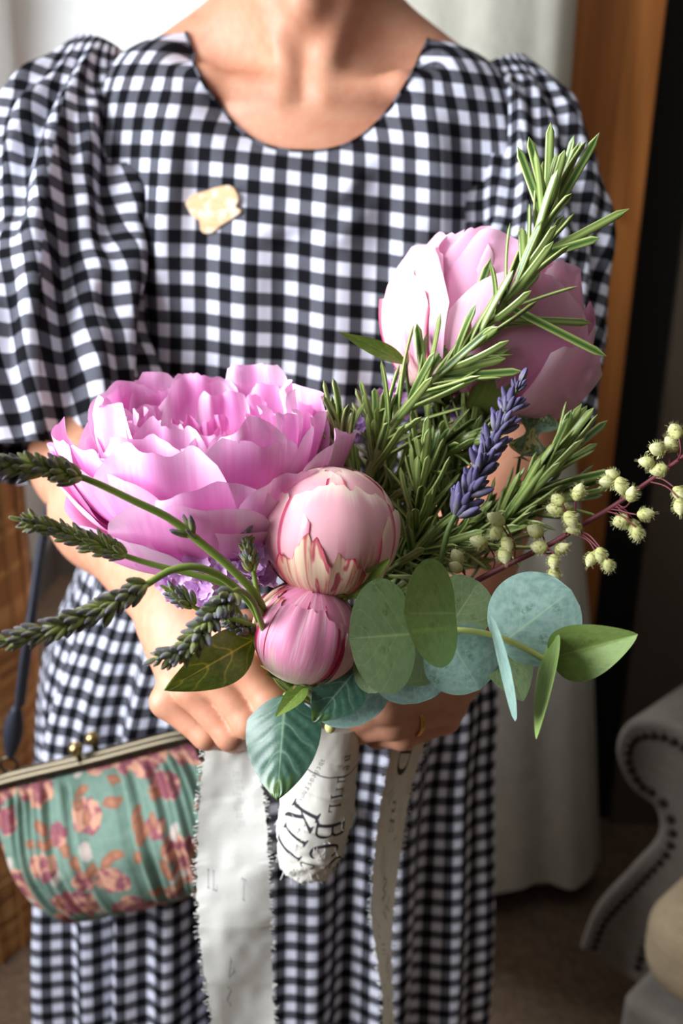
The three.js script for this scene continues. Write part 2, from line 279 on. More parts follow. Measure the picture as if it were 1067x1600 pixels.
// ------------------------------------------------------------------ tall wicker hamper
{
  const r = 0.2, e = Q(40, 950, -1.52), base = V(e.x - r, 0, -1.52), H = 0.9;
  const t = thing('wicker_hamper', 'tall round wicker hamper with coiled honey-brown rows left of the woman', 'hamper', base);
  const cane = [rgb(196, 144, 88), rgb(172, 120, 70), rgb(208, 158, 100), rgb(146, 98, 56)].map((c) => std({ color: new THREE.Color().setRGB(...c, THREE.SRGBColorSpace), roughness: 0.6 }));
  const rg = rng(77), n = 74, g = new THREE.TorusGeometry(1, 0.034, 8, 56); g.rotateX(Math.PI / 2);
  part(t, 'lining', new THREE.CylinderGeometry(r - 0.006, r - 0.012, H - 0.03, 40, 1, true).translate(0, H / 2, 0), cane[3]);
  for (let i = 0; i < n; i++) { const m = part(t, 'coil', g, cane[Math.floor(rg() * 3.4)]); const k = r * (0.94 + 0.05 * Math.sin(i / n * 3)); m.scale.set(k, r * 0.95, k); m.position.y = 0.006 + i * (H - 0.02) / n; }
  for (let i = 0; i < 26; i++) { const a = i / 26 * Math.PI * 2; part(t, 'stake', tube([V(Math.cos(a) * (r + 0.001), 0.01, Math.sin(a) * (r + 0.001)), V(Math.cos(a) * (r + 0.001), H, Math.sin(a) * (r + 0.001))], 0.0035, 2, 6), cane[1]); }
  const lid = part(t, 'lid', lathe([[0, 0.03], [0.1, 0.03], [0.19, 0.022], [0.208, 0.012], [0.21, 0], [0.2, -0.008], [0, -0.008]], 48).translate(0, H, 0), std({ color: col(196, 140, 80), roughness: 0.6 }));
  part(lid, 'knob', lathe([[0, 0.03], [0.016, 0.03], [0.012, 0.045], [0.02, 0.058], [0.012, 0.068], [0, 0.07]], 20).translate(0, H, 0), cane[2]);
}

// ------------------------------------------------------------------ the woman
const CX = -0.042;
const skinTex = tex(256, 256, (u, v) => { const n = fbm(u * 26, v * 26), m = fbm(u * 90 + 4, v * 90); return [0.775 + 0.035 * (n - 0.5) + 0.03 * (m - 0.5), 0.545 + 0.08 * (n - 0.5) + 0.04 * (m - 0.5), 0.435 + 0.08 * (n - 0.5) + 0.04 * (m - 0.5)]; });
const skinMat = std({ map: skinTex, roughness: 0.5, sheen: 0.25, sheenColor: new THREE.Color(1, 0.5, 0.35), sheenRoughness: 0.5, side: THREE.FrontSide });
const person = thing('person', 'woman in a black and white gingham dress holding the bouquet with both hands', 'person', V(-0.07, 0, -1.0));
const core = [];
{
  const a = (f, k = 0.03) => core.push([f, k]);
  a(ellipsoid(V(CX, 1.22, -1.0), V(0.162, 0.2, 0.108)));
  a(ellipsoid(V(CX, 1.05, -1.0), V(0.14, 0.2, 0.095)), 0.05);
  a(ellipsoid(V(CX - 0.025, 0.88, -1.0), V(0.165, 0.16, 0.11)), 0.06);
  a(capsule(V(CX, 1.37, -1.012), V(CX, 1.55, -0.985), 0.062, 0.052), 0.035);
  for (const s of [-1, 1]) {
    a(capsule(V(CX + s * 0.035, 1.47, -1.025), V(CX + s * 0.15, 1.39, -1.015), 0.032, 0.034), 0.05);
    a(capsule(V(CX + s * 0.06, 1.36, -1.0), V(CX + s * 0.15, 1.365, -1.01), 0.043, 0.036), 0.04);
    a(capsule(V(CX + s * 0.013, 1.392, -0.941), V(CX + s * 0.052, 1.555, -0.985), 0.008, 0.014), 0.014);
    a(capsule(V(CX + s * 0.022, 1.389, -0.94), V(CX + s * 0.085, 1.398, -0.945), 0.0085, 0.008), 0.02);
    a(capsule(V(CX + s * 0.085, 1.398, -0.945), V(CX + s * 0.15, 1.412, -0.985), 0.008, 0.009), 0.02);
    a(ellipsoid(V(CX + s * 0.075, 1.19, -0.925), V(0.06, 0.06, 0.05)), 0.04);
  }
  a(capsule(V(CX, 1.46, -0.938), V(CX, 1.5, -0.934), 0.012, 0.012), 0.03);
  // head, above the picture
  a(ellipsoid(V(CX, 1.630, -0.985), V(0.077, 0.108, 0.096)), 0.03);
  a(ellipsoid(V(CX, 1.555, -0.945), V(0.05, 0.05, 0.05)), 0.035);
  a(capsule(V(CX, 1.625, -0.893), V(CX, 1.592, -0.876), 0.007, 0.011), 0.014);
  a(capsule(V(CX - 0.016, 1.562, -0.896), V(CX + 0.016, 1.562, -0.896), 0.006, 0.006), 0.008);
  for (const s of [-1, 1]) { a(ellipsoid(V(CX + s * 0.075, 1.610, -0.99), V(0.009, 0.03, 0.018)), 0.008); a(capsule(V(CX + s * 0.016, 1.642, -0.899), V(CX + s * 0.044, 1.642, -0.912), 0.006, 0.005), 0.012); a(ellipsoid(V(CX + s * 0.04, 1.595, -0.915), V(0.02, 0.018, 0.015)), 0.02); }
}
const coreF = union(core);
// arms and hands: joints placed from the photograph
function armField(o) {
  const fingers = [], palm = [];
  for (const f of o.fingers) {
    const j = pts(f.j), r = f.r, seg = [];
    for (let i = 0; i < j.length - 1; i++) seg.push([capsule(j[i], j[i + 1], r[i], r[i + 1]), 0.004]);
    fingers.push(union(seg));
    palm.push([capsule(o.palmRoot, j[0], 0.0155, r[0] - 0.0012), 0.012]);
  }
  palm.push([capsule(o.elbow, o.fore, 0.038, 0.0405), 0.03], [capsule(o.fore, o.wrist, 0.0405, 0.0265), 0.03], [capsule(o.wrist, o.palmRoot, 0.0265, 0.021), 0.02], [capsule(o.shoulder, o.elbow, 0.028, 0.036), 0.03]);
  const pf = union(palm);
  return (x, y, z) => {
    let d = 1; for (const f of fingers) { const q = f(x, y, z); d = smin(d, q, 0.003); }
    return smin(pf(x, y, z), d, 0.0065);
  };
}
const right = { shoulder: P(140, 190, 0.93), elbow: P(130, 722, 0.83), fore: P(174, 800, 0.765), wrist: P(292, 965, 0.645), palmRoot: P(308, 1020, 0.625) };
right.fingers = [
  { j: [[384, 1040, .573], [424, 1098, .568], [452, 1092, .596], [458, 1080, .612]], r: [.0102, .0092, .0086, .008] },
  { j: [[338, 1056, .577], [388, 1128, .572], [428, 1130, .602], [436, 1118, .618]], r: [.0102, .0092, .0086, .008] },
  { j: [[298, 1078, .586], [360, 1148, .581], [402, 1150, .610], [415, 1140, .626]], r: [.0098, .0088, .0082, .0076] },
  { j: [[260, 1096, .602], [322, 1150, .597], [364, 1156, .622], [380, 1150, .636]], r: [.0094, .0078, .0074, .007] },
  { j: [[340, 1000, .605], [385, 985, .585], [425, 1000, .572], [455, 1015, .570]], r: [.0135, .0115, .0098, .0085] }];
const left = { shoulder: P(832, 235, 0.925), elbow: P(792, 650, 0.825), fore: P(772, 745, 0.775), wrist: P(708, 985, 0.66), palmRoot: P(700, 1030, 0.635) };
left.fingers = [
  { j: [[688, 1052, .600], [606, 1074, .578], [560, 1104, .598], [548, 1112, .615]], r: [.0102, .0092, .0086, .008] },
  { j: [[700, 1078, .606], [604, 1106, .581], [556, 1126, .602], [545, 1130, .618]], r: [.0102, .0092, .0086, .008] },
  { j: [[702, 1102, .614], [612, 1132, .589], [562, 1140, .610], [552, 1140, .626]], r: [.0098, .0088, .0082, .0076] },
  { j: [[694, 1122, .626], [628, 1150, .601], [590, 1150, .622], [580, 1148, .636]], r: [.0094, .008, .0074, .007] },
  { j: [[670, 1010, .612], [620, 1010, .585], [575, 1030, .575], [550, 1045, .575]], r: [.0135, .0115, .0098, .0085] }];
function armMesh(o) {
  const f = armField(o), all = [o.shoulder, o.elbow, o.fore, o.wrist, ...o.fingers.flatMap((q) => pts(q.j))];
  const hand = [o.palmRoot, ...o.fingers.flatMap((q) => pts(q.j))];
  const m0 = V(9, 9, 9), m1 = V(-9, -9, -9); hand.forEach((p) => { m0.min(p); m1.max(p); }); m0.subScalar(0.028); m1.addScalar(0.028);
  const w0 = V(9, 9, 9), w1 = V(-9, -9, -9); [o.fore, o.wrist, o.palmRoot].forEach((p) => { w0.min(p); w1.max(p); }); w0.subScalar(0.046); w1.addScalar(0.046); w0.y = o.palmRoot.y;
  const a0 = V(9, 9, 9), a1 = V(-9, -9, -9); [o.shoulder, o.elbow, o.fore].forEach((p) => { a0.min(p); a1.max(p); }); a0.subScalar(0.06); a1.addScalar(0.06);
  return [surfaceNet(f, m0, m1, 0.0019), surfaceNet(f, w0, w1, 0.0042), surfaceNet(union([[capsule(o.shoulder, o.elbow, 0.028, 0.036), 0.03], [capsule(o.elbow, o.fore, 0.038, 0.0402), 0.03]]), a0, a1, 0.007)];
}
const legs = union([-1, 1].flatMap((s) => [
  [capsule(V(-0.07 + s * 0.075, 0.86, -1.0), V(-0.075 + s * 0.08, 0.47, -0.99), 0.08, 0.056), 0.03], [capsule(V(-0.075 + s * 0.08, 0.47, -0.99), V(-0.075 + s * 0.08, 0.09, -1.02), 0.055, 0.036), 0.03],
  [capsule(V(-0.075 + s * 0.08, 0.07, -1.03), V(-0.075 + s * 0.095, 0.028, -0.88), 0.034, 0.022), 0.03]]));
const bodyGeo = mergeGeometries([surfaceNet(coreF, V(-0.27, 0.82, -1.16), V(0.2, 1.78, -0.82), 0.0065), ...armMesh(right), ...armMesh(left), surfaceNet(legs, V(-0.28, -0.005, -1.12), V(0.13, 0.9, -0.83), 0.012)]);
wpart(person, 'body', bodyGeo, skinMat);
{ // hair, eyes and shoes: outside the picture, seen when one steps back
  const e1 = ellipsoid(V(CX, 1.645, -1.0), V(0.09, 0.112, 0.106)), face = ellipsoid(V(CX, 1.590, -0.885), V(0.064, 0.1, 0.075)), nape = ellipsoid(V(CX, 1.570, -1.05), V(0.06, 0.06, 0.04));
  wpart(person, 'hair', surfaceNet((x, y, z) => Math.max(smin(e1(x, y, z), nape(x, y, z), 0.03) + 0.0016 * Math.sin(x * 300 + 14 * noise(y * 14, z * 14)), -face(x, y, z), coreF(x, y, z) * -1 - 0.02), V(-0.16, 1.5, -1.14), V(0.08, 1.8, -0.87), 0.006), std({ color: col(120, 92, 66), roughness: 0.55 }));
  const white = std({ color: col(235, 232, 226), roughness: 0.2 }), iris = std({ color: col(70, 60, 45), roughness: 0.2 });
  for (const s of [-1, 1]) { const ey = wpart(person, 'eye', new THREE.SphereGeometry(0.011, 16, 12).translate(CX + s * 0.03, 1.628, -0.909), white); part(ey, 'iris', new THREE.SphereGeometry(0.0055, 12, 8).scale(1, 1, 0.4).translate(CX + s * 0.03 + 0.07, 1.626, -0.899 + 1.0), iris); }
  for (const s of [-1, 1]) wpart(person, 'shoe', surfaceNet(union([[capsule(V(-0.075 + s * 0.08, 0.035, -1.04), V(-0.075 + s * 0.095, 0.032, -0.86), 0.036, 0.032), 0.02]]), V(-0.24, 0.001, -1.1), V(0.09, 0.075, -0.8), 0.008), std({ color: col(40, 38, 42), roughness: 0.4 }));
}
// ring on the left hand
{
  const a = P(...left.fingers[2].j[0]), b = P(...left.fingers[2].j[1]), c = a.clone().lerp(b, 0.66), g = new THREE.TorusGeometry(0.0102, 0.0015, 10, 40);
  const m = new THREE.Mesh(g, std({ color: col(214, 170, 96), metalness: 1, roughness: 0.22 })); m.name = 'ring'; m.userData.label = 'gold ring'; m.position.copy(c).sub(person.position); m.quaternion.setFromUnitVectors(V(0, 0, 1), b.clone().sub(a).normalize()); person.add(m);
}
// dress
const GP = 0.022;
const gingham = tex(256, 256, (u, v) => {
  const a = (u * 2) % 1 < 0.5, b = (v * 2) % 1 < 0.5, weave = (Math.floor(u * 64) + Math.floor(v * 64)) % 2, n = 0.06 * (noise(u * 128, v * 128) - 0.5);
  const dark = rgb(10, 10, 15), light = rgb(228, 230, 248);
  if (a && b) return mix3(dark, light, 0.01 + 0.4 * Math.abs(n));
  if (a || b) return mix3(dark, light, clamp((weave ? 0.42 : 0.28) + n));
  return mix3(dark, light, 0.97 + n * 0.6);
});
gingham.repeat.set(1 / (2 * GP), 1 / (2 * GP));
const clothBump = tex(128, 128, (u, v) => { const n = 0.5 + 0.25 * Math.sin(u * 128 * Math.PI) + 0.25 * Math.sin(v * 128 * Math.PI); return [n, n, n]; }, false);
const dressMat = std({ map: gingham, roughness: 0.9, specularIntensity: 0.25 });
const dress = new THREE.Group(); dress.name = 'dress'; dress.userData.label = 'black and white gingham dress with gathered sleeves'; person.add(dress);
const crease = [
  [[372, 372], [450, 352], [520, 312], [566, 268], [590, 235]], [[400, 420], [490, 392], [560, 340], [600, 300]], [[248, 130], [252, 260], [244, 420], [236, 540]], [[292, 180], [300, 300], [296, 420]], [[660, 130], [690, 240], [700, 360], [690, 480]], [[722, 160], [740, 300], [738, 430]], [[560, 250], [600, 330], [610, 430]]
].map((l) => l.map(([x, y]) => { const q = Q(x, y, -0.87); return [q.x, q.y]; }));
const creaseAmp = [0.011, 0.007, 0.009, -0.007, 0.009, -0.008, -0.005];
function creases(x, y) {
  let s = 0;
  crease.forEach((l, k) => { let d = 9, tt = 0; for (let i = 0; i < l.length - 1; i++) { const [ax, ay] = l[i], [bx, by] = l[i + 1], ux = bx - ax, uy = by - ay, t = clamp(((x - ax) * ux + (y - ay) * uy) / (ux * ux + uy * uy)), q = Math.hypot(x - ax - ux * t, y - ay - uy * t); if (q < d) { d = q; tt = (i + t) / (l.length - 1); } } s += creaseAmp[k] * Math.exp(-((d / 0.011) ** 2)) * Math.sin(Math.PI * clamp(tt, 0.04, 0.96)); });
  return s;
}
const march = (x, y, z, dz) => { for (let i = 0; i < 60; i++) { const d = coreF(x, y, z); if (d < 0.0004) break; z += dz * d * 0.8; } return z; };
// control loops: [yFront, ySide, yBack, halfWidth, depthFront, depthBack, centre x]
const loops = [
  [1.324, 1.436, 1.405, 0.136, 0.112, 0.075, CX], [1.295, 1.416, 1.37, 0.172, 0.126, 0.095, CX], [1.245, 1.355, 1.3, 0.198, 0.142, 0.112, CX], [1.18, 1.22, 1.2, 0.196, 0.153, 0.118, CX], [1.09, 1.09, 1.09, 0.184, 0.146, 0.112, CX - 0.006], [0.985, 0.985, 0.985, 0.19, 0.142, 0.116, CX - 0.014]];
const sp = (v, e) => Math.sign(v) * Math.abs(v) ** e;
function loopPoint(k, a) {
  const s = Math.sin(a), c = Math.cos(a);
  if (k === 0) {
    const x = CX + 0.109 * s, y = c > 0 ? 1.341 + 0.1 * Math.abs(s) ** 2.6 : 1.441 - 0.02 * c * c;
    const z = c > 0 ? march(x, y, -0.8, -1) + 0.0045 : march(x, y, -1.2, 1) - 0.0045;
    return V(x, y, Math.abs(s) > 0.995 ? -1.005 : z);
  }
  const [yf, ys, yb, w, df, db, cx] = loops[k - 1];
  const y = c > 0 ? mix(yf, ys, Math.abs(s) ** 2.4) : mix(yb, ys, Math.abs(s) ** 2.4);
  return V(cx + w * sp(s, 0.82), y, -1.0 + (c > 0 ? df : db) * sp(c, 0.82));
}
const NA = 200, NV = 110, cols = [];
for (let i = 0; i <= NA; i++) cols.push(new THREE.CatmullRomCurve3(loops.map((_, k) => loopPoint(k + 1, i / NA * Math.PI * 2 - Math.PI)).reduce((a, p) => (a.push(p), a), [loopPoint(0, i / NA * Math.PI * 2 - Math.PI)]), false, 'centripetal').getPoints(NV));
const arcs = []; for (let j = 0; j <= NV; j++) { const row = [0]; for (let i = 1; i <= NA; i++) row.push(row[i - 1] + Math.hypot(cols[i][j].x - cols[i - 1][j].x, cols[i][j].z - cols[i - 1][j].z)); arcs.push(row.map((v) => v - row[NA / 2])); }
const bodiceGeo = grid(NA, NV, (u, v) => {
  const i = Math.round(u * NA), j = Math.round(v * NV), p = cols[i][j].clone(), a = u * Math.PI * 2 - Math.PI, c = Math.cos(a);
  if (c > 0) { const k = smooth(0, 0.07, v); p.z += (creases(p.x, p.y) + 0.0035 * (fbm(p.x * 22, p.y * 9) - 0.5)) * k * smooth(0, 0.3, c); }
  p.z += 0.0055 * smooth(0.08, 0.5, v) * (Math.sin(p.x * 88 + 3 * noise(p.y * 5)) + 0.6 * Math.sin(p.x * 40 + 4 * noise(p.y * 4, 7))) * Math.sign(c) * smooth(0, 0.35, Math.abs(c));
  return { p, uv: [arcs[j][i], p.y + 0.012 * Math.sin(p.x * 9)] };
});
const bodice = wpart(dress, 'bodice', bodiceGeo, dressMat);
wpart(bodice, 'neckline_binding', tube(Array.from({ length: 72 }, (_, i) => loopPoint(0, i / 71 * Math.PI * 2).add(V(0, 0, 0.0005))), 0.0015, 160, 8, null, [0.02, 1]), dressMat);
{ // skirt
  const N = 420, M = 90, yT = 1.02, yB = 0.2;
  const shape = (y) => { const t = (yT - y) / (yT - yB); return { w: 0.192 + 0.045 * smooth(0, 0.3, t) + 0.03 * t, df: 0.144 + 0.012 * smooth(0, 0.3, t) + 0.04 * t, db: 0.12 + 0.06 * t, cx: CX - 0.014 - 0.024 * smooth(0, 0.4, t) - 0.006 * t, t }; };
  const fold = (a, t) => (0.005 + 0.023 * smooth(0, 0.7, t)) * (Math.sin(a * 11 + 1.5 * Math.sin(a * 2) + 0.6 * t) * 0.55 + Math.sin(a * 23 + 2.2 * Math.sin(a * 3 + 1) + 0.4 * t) * 0.42 + (noise(a * 7 + 40, t * 1.5) - 0.5) * 0.9);
  const pt = (a, y) => { const q = shape(y), f = fold(a, q.t), s = Math.sin(a), c = Math.cos(a); const sag = Math.exp(-(((a + 0.75) / 0.32) ** 2)) * (0.016 * smooth(0.12, 0.24, q.t) * (1 - smooth(0.3, 0.42, q.t))); return V(q.cx + (q.w + f) * sp(s, 0.85), y, -1.0 + ((c > 0 ? q.df : q.db) + f + sag) * sp(c, 0.85)); };
  const u0 = [0]; for (let i = 1; i <= N; i++) u0.push(u0[i - 1] + pt(i / N * Math.PI * 2 - Math.PI, 0.55).distanceTo(pt((i - 1) / N * Math.PI * 2 - Math.PI, 0.55)));
  wpart(dress, 'skirt', grid(N, M, (u, v) => { const y = mix(yT, yB, v), i = Math.round(u * N); return { p: pt(u * Math.PI * 2 - Math.PI, y), uv: [u0[i] * 1.02, y * 1.06] }; }), dressMat);
}
function sleeve(list, radii, phase, amp) {
  const p = pts(list), rc = new THREE.CatmullRomCurve3(radii.map((r, i) => V(i / (radii.length - 1), r, 0)));
  const g = tube(p, (t, a) => { const r = rc.getPoint(t).y; return r * (1 + amp * smooth(0, 0.15, t) * (0.5 * Math.sin(a * 7 + phase + 1.6 * Math.sin(t * 4 + phase)) + 0.42 * Math.sin(a * 15 + 3.5 * noise(t * 3, phase)) + 0.9 * (noise(a * 4, t * 8 + phase) - 0.5) + 0.5 * (noise(a * 8, t * 14 + phase) - 0.5))); }, 70, 120, V(0, 0, 1), [0.66, 1.06], false);
  { const u = g.attributes.uv, k = 0.22 * (phase > 2 ? -1 : 1); for (let i = 0; i < u.count; i++) { const a = u.getX(i), b = u.getY(i); u.setXY(i, a + k * b, b - k * a * 0.6); } }
  const s = wpart(dress, 'sleeve', g, dressMat);
  return s;
}
const sR = sleeve([[160, 88, 0.945], [146, 125, 0.94], [116, 250, 0.925], [94, 420, 0.90], [84, 600, 0.87], [90, 728, 0.858]], [0.03, 0.066, 0.086, 0.091, 0.092, 0.082], 1, 0.2);
const sL = sleeve([[778, 118, 0.945], [792, 155, 0.942], [812, 260, 0.925], [827, 420, 0.90], [822, 570, 0.865], [812, 665, 0.835]], [0.032, 0.06, 0.068, 0.067, 0.063, 0.055], 4, 0.14);
// pale wooden pin on the chest
{
  const ray = new THREE.Raycaster(); person.updateWorldMatrix(true, true);
  const o = camera.position.clone(), c0 = P(334, 327, 1).sub(o).normalize(); ray.set(o, c0); const hit = ray.intersectObject(bodice)[0];
  const c = hit ? hit.point : Q(334, 327, -0.87), s = c.distanceTo(o) / F * 0.98;
  const sh = new THREE.Shape(); const L = [[-41, 8], [-30, 20], [-12, 24], [8, 30], [30, 31], [40, 14], [36, 2], [44, -4], [30, -14], [12, -24], [-2, -34], [-16, -32], [-20, -16], [-32, -8]];
  sh.moveTo(L[0][0] * s, L[0][1] * s); sh.splineThru([...L.slice(1), L[0]].map(([x, y]) => new THREE.Vector2(x * s, y * s)));
  const g = new THREE.ExtrudeGeometry(sh, { depth: 0.003, bevelEnabled: true, bevelSize: 0.0008, bevelThickness: 0.0008, bevelSegments: 2, curveSegments: 6 });
  { const p = g.attributes.position, u = g.attributes.uv; for (let i = 0; i < p.count; i++) u.setXY(i, p.getX(i) / (90 * s) + 0.5, p.getY(i) / (90 * s) + 0.5); }
  const wt = tex(128, 128, (u, v) => { const n = fbm(u * 5, v * 40), blot = smooth(0.52, 0.62, fbm(u * 9 + 3, v * 7)); return mix3(mix3(rgb(222, 184, 146), rgb(206, 156, 112), n), rgb(214, 200, 184), blot * 0.8); });
  const t = thing('wooden_brooch', 'small pale wooden cut-out brooch pinned to the chest of the dress', 'brooch', c.clone().add(V(0, 0, 0.002)));
  t.rotation.set(-0.15, -0.2, 0.02); part(t, 'plaque', g, std({ map: wt, roughness: 0.7 }));
}

// ------------------------------------------------------------------ floral handbag on the forearm
{
  const zB = -0.80, f0 = Q(-18, 1230, zB), f1 = Q(306, 1150, zB), mid = f0.clone().lerp(f1, 0.5), W = f0.distanceTo(f1) / 2, tilt = Math.atan2(f1.y - f0.y, f1.x - f0.x);
  const rg = rng(31), blobs = [];
  for (let i = 0; i < 74; i++) blobs.push([rg(), rg(), 0.034 + 0.026 * rg(), rg() * 6.28, rg()]);
  const print = tex(512, 512, (u, v) => {
    let c = mix3(rgb(122, 148, 134), rgb(98, 126, 114), fbm(u * 30, v * 30));
    for (const [bx, by, r, a, k] of blobs) {
      let dx = u - bx, dy = v - by; dx -= Math.round(dx); dy -= Math.round(dy);
      const X = dx * Math.cos(a) + dy * Math.sin(a), Y = -dx * Math.sin(a) + dy * Math.cos(a);
      const rose = k < 0.3, R = rose ? r * 1.7 : r, q = Math.hypot(X, rose ? Y : Y * 1.9) / R * (1 + 0.25 * (noise(u * 60, v * 60) - 0.5));
      if (q < 1) c = rose ? mix3(rgb(138, 76, 88), rgb(200, 148, 124), smooth(0.4, 0.62, fbm(u * 22 + bx * 40, v * 22))) : k < 0.8 ? mix3(rgb(178, 122, 96), rgb(146, 94, 72), q) : mix3(rgb(214, 196, 184), rgb(180, 170, 165), q);
    }
    return c;
  });
  const t = thing('handbag', 'sage green floral fabric handbag with a brass frame hanging from the forearm', 'handbag', mid); t.rotation.z = tilt; t.updateMatrixWorld(true);
  const brass = std({ color: col(92, 84, 70), metalness: 1, roughness: 0.32 });
  const H = 0.155;
  const pouch = grid(260, 40, (u, v) => {
    const a = u * Math.PI * 2, c = Math.cos(a), s = Math.sin(a), round = Math.sqrt(Math.max(0, 1 - Math.max(0, (v - 0.62) / 0.38) ** 2.4));
    const xw = W * sp(c, 0.6), pl = 0.0065 * (1 - 0.4 * v) * smooth(0, 0.12, v) * (Math.sin(xw * 420 + 2 * Math.sin(xw * 60) + v + (s > 0 ? 0 : 2)) * 0.55 + 0.5 * Math.sin(xw * 700 + 1.4 * Math.sin(xw * 90)));
    const w = (W * 0.97 + 0.012 * Math.sin(Math.PI * Math.min(1, v * 1.2))) * (0.72 + 0.28 * round), d = (0.006 + 0.038 * smooth(0, 0.55, v)) * round + 0.0008;
    return { p: V(w * sp(c, 0.6), -0.004 - H * v, d * sp(s, 0.8) + pl * Math.sign(s) * round), uv: [(s >= 0 ? 0.5 - sp(c, 0.6) / 2 : 1.5 + sp(c, 0.6) / 2) * 1.35, v * 1.0] };
  }, true);
  part(t, 'pouch', pouch, std({ map: print, roughness: 0.8 }));
  for (const s of [-1, 1]) part(t, 'frame_bar', tube([V(-W, -0.02, s * 0.004), V(-W, 0.0, s * 0.0045), V(-W + 0.01, 0.003, s * 0.005), V(0, 0.003, s * 0.005), V(W - 0.01, 0.003, s * 0.005), V(W, 0, s * 0.0045), V(W, -0.02, s * 0.004)], 0.0046, 60, 10), brass);
  const ball = new THREE.SphereGeometry(0.0068, 20, 14);
  for (const [x, z, lean] of [[-0.006, 0.006, 0.004], [0.007, -0.006, 0.008]]) { const m = part(t, 'clasp_ball', ball, std({ color: col(182, 158, 108), metalness: 1, roughness: 0.25 })); m.position.set(x, 0.02, z); part(t, 'clasp_stem', tube([V(x, 0.004, z), V(x, 0.018, z)], 0.0028, 2, 8), brass); }
  const ringAt = Q(14, 1195, zB - 0.005), navy = std({ color: col(30, 32, 46), roughness: 0.6 });
  wpart(t, 'strap_ring', new THREE.TorusGeometry(0.008, 0.0016, 8, 24).translate(ringAt.x, ringAt.y, ringAt.z), brass);
  wpart(t, 'strap_clip', tube([Q(16, 1180, zB), Q(22, 1130, zB + 0.005), Q(26, 1105, zB + 0.01)], (u) => 0.004 + 0.005 * Math.sin(Math.PI * u), 12, 10), navy);
  // strap: up from the clip, over the forearm and down again behind it
  const clip = Q(26, 1105, zB + 0.01), flat = (u, a) => 0.0046 * (1 - 0.6 * Math.abs(Math.sin(a)));
  wpart(t, 'strap', tube([clip, ...pts([[38, 1010, .845], [50, 940, .83], [62, 862, .808], [70, 815, .792], [80, 785, .776], [104, 752, .768], [136, 716, .778], [160, 706, .815], [146, 722, .858], [104, 764, .874], [72, 822, .872], [60, 880, .87], [46, 990, .864]]), clip.clone().add(V(0.002, 0, -0.004))], flat, 140, 10, null, [0.02, 1]), navy);
}

// ------------------------------------------------------------------ bouquet
const BG = 'flowers and sprigs of the bouquet';
const greenStem = std({ color: col(124, 146, 62), roughness: 0.5 }), darkStem = std({ color: col(84, 104, 52), roughness: 0.55 });
const HANDLE_TOP = [522, 1118, 0.602];
// petals: patches of nested cups; profile = list of [radius, height]
function profile(list) { const c = new THREE.CatmullRomCurve3(list.map(([r, h]) => V(r, h, 0)), false, 'centripetal'); return (s) => c.getPoint(clamp(s)); }
function petal(o) {
  const { prof, ang, ns = 16, nt = 14, round = 0.22, rag = 0.06, ragFreq = 5, ruffle = 0.002, waves = 4, lift = 0.002, base = 0.3, off = 0, s1 = 1, seed = 1, cup = 0, split = 0 } = o;
  const ph = seed * 1.7;
  return grid(nt, ns, (u, S) => {
    const t = u * 2 - 1;
    const edge = 1 - round * Math.abs(t) ** (o.exp ?? 2.6) - rag * (noise(t * ragFreq + seed * 13.1, seed) + 0.5 * noise(t * ragFreq * 3 + seed * 5, seed + 9) - 0.4) - split * Math.exp(-(((t - 0.25 * Math.sin(seed)) / 0.13) ** 2));
    const s = s1 * S * edge, q = prof(s), w = base + (1 - base) * smooth(0, 0.65, S), a = t * ang * w;
    const r = q.x + off + lift * Math.abs(t) ** 3 * S + ruffle * S ** 3 * Math.sin(waves * t * 2 + ph) - cup * (1 - t * t) * S;
    const h = q.y + ruffle * 0.6 * S ** 3 * Math.cos(waves * 1.4 * t + ph * 2);
    return { p: V(Math.sin(a) * r, h, Math.cos(a) * r), uv: [u, S] };
  });
}
function petalTex(f) { return tex(192, 192, f); }
const streak = (u, v, s) => fbm(u * 34 + s, v * 2.2 + s) * 0.6 + fbm(u * 80, v * 3 + s) * 0.4;
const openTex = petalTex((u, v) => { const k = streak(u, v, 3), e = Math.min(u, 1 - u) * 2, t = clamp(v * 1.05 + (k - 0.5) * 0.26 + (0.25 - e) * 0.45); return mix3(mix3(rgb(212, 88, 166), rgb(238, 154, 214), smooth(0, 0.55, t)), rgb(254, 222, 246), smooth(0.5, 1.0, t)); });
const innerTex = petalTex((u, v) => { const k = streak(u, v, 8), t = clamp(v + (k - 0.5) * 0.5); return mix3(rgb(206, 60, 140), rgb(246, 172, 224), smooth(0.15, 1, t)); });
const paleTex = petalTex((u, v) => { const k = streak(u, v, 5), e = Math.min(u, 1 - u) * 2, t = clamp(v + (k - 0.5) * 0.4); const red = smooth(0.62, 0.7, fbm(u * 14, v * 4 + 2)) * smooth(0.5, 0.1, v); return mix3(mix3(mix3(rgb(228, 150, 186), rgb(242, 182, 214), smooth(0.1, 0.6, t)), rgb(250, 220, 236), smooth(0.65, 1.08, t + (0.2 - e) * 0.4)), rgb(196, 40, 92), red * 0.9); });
const budTex = petalTex((u, v) => { const k = streak(u, v, 11), e = Math.min(u, 1 - u) * 2; const red = smooth(0.6, 0.72, fbm(u * 16 + 3, v * 3.5)) * 0.55 * smooth(0.75, 0.3, v) + smooth(0.1, 0.0, e + (k - 0.5) * 0.14) * 0.9; return mix3(mix3(mix3(rgb(230, 206, 184), rgb(234, 172, 184), smooth(0.2, 0.6, v + (k - 0.5) * 0.5)), rgb(246, 218, 206), smooth(0.86, 1.0, v + (k - 0.5) * 0.12)), rgb(184, 26, 74), clamp(red)); });
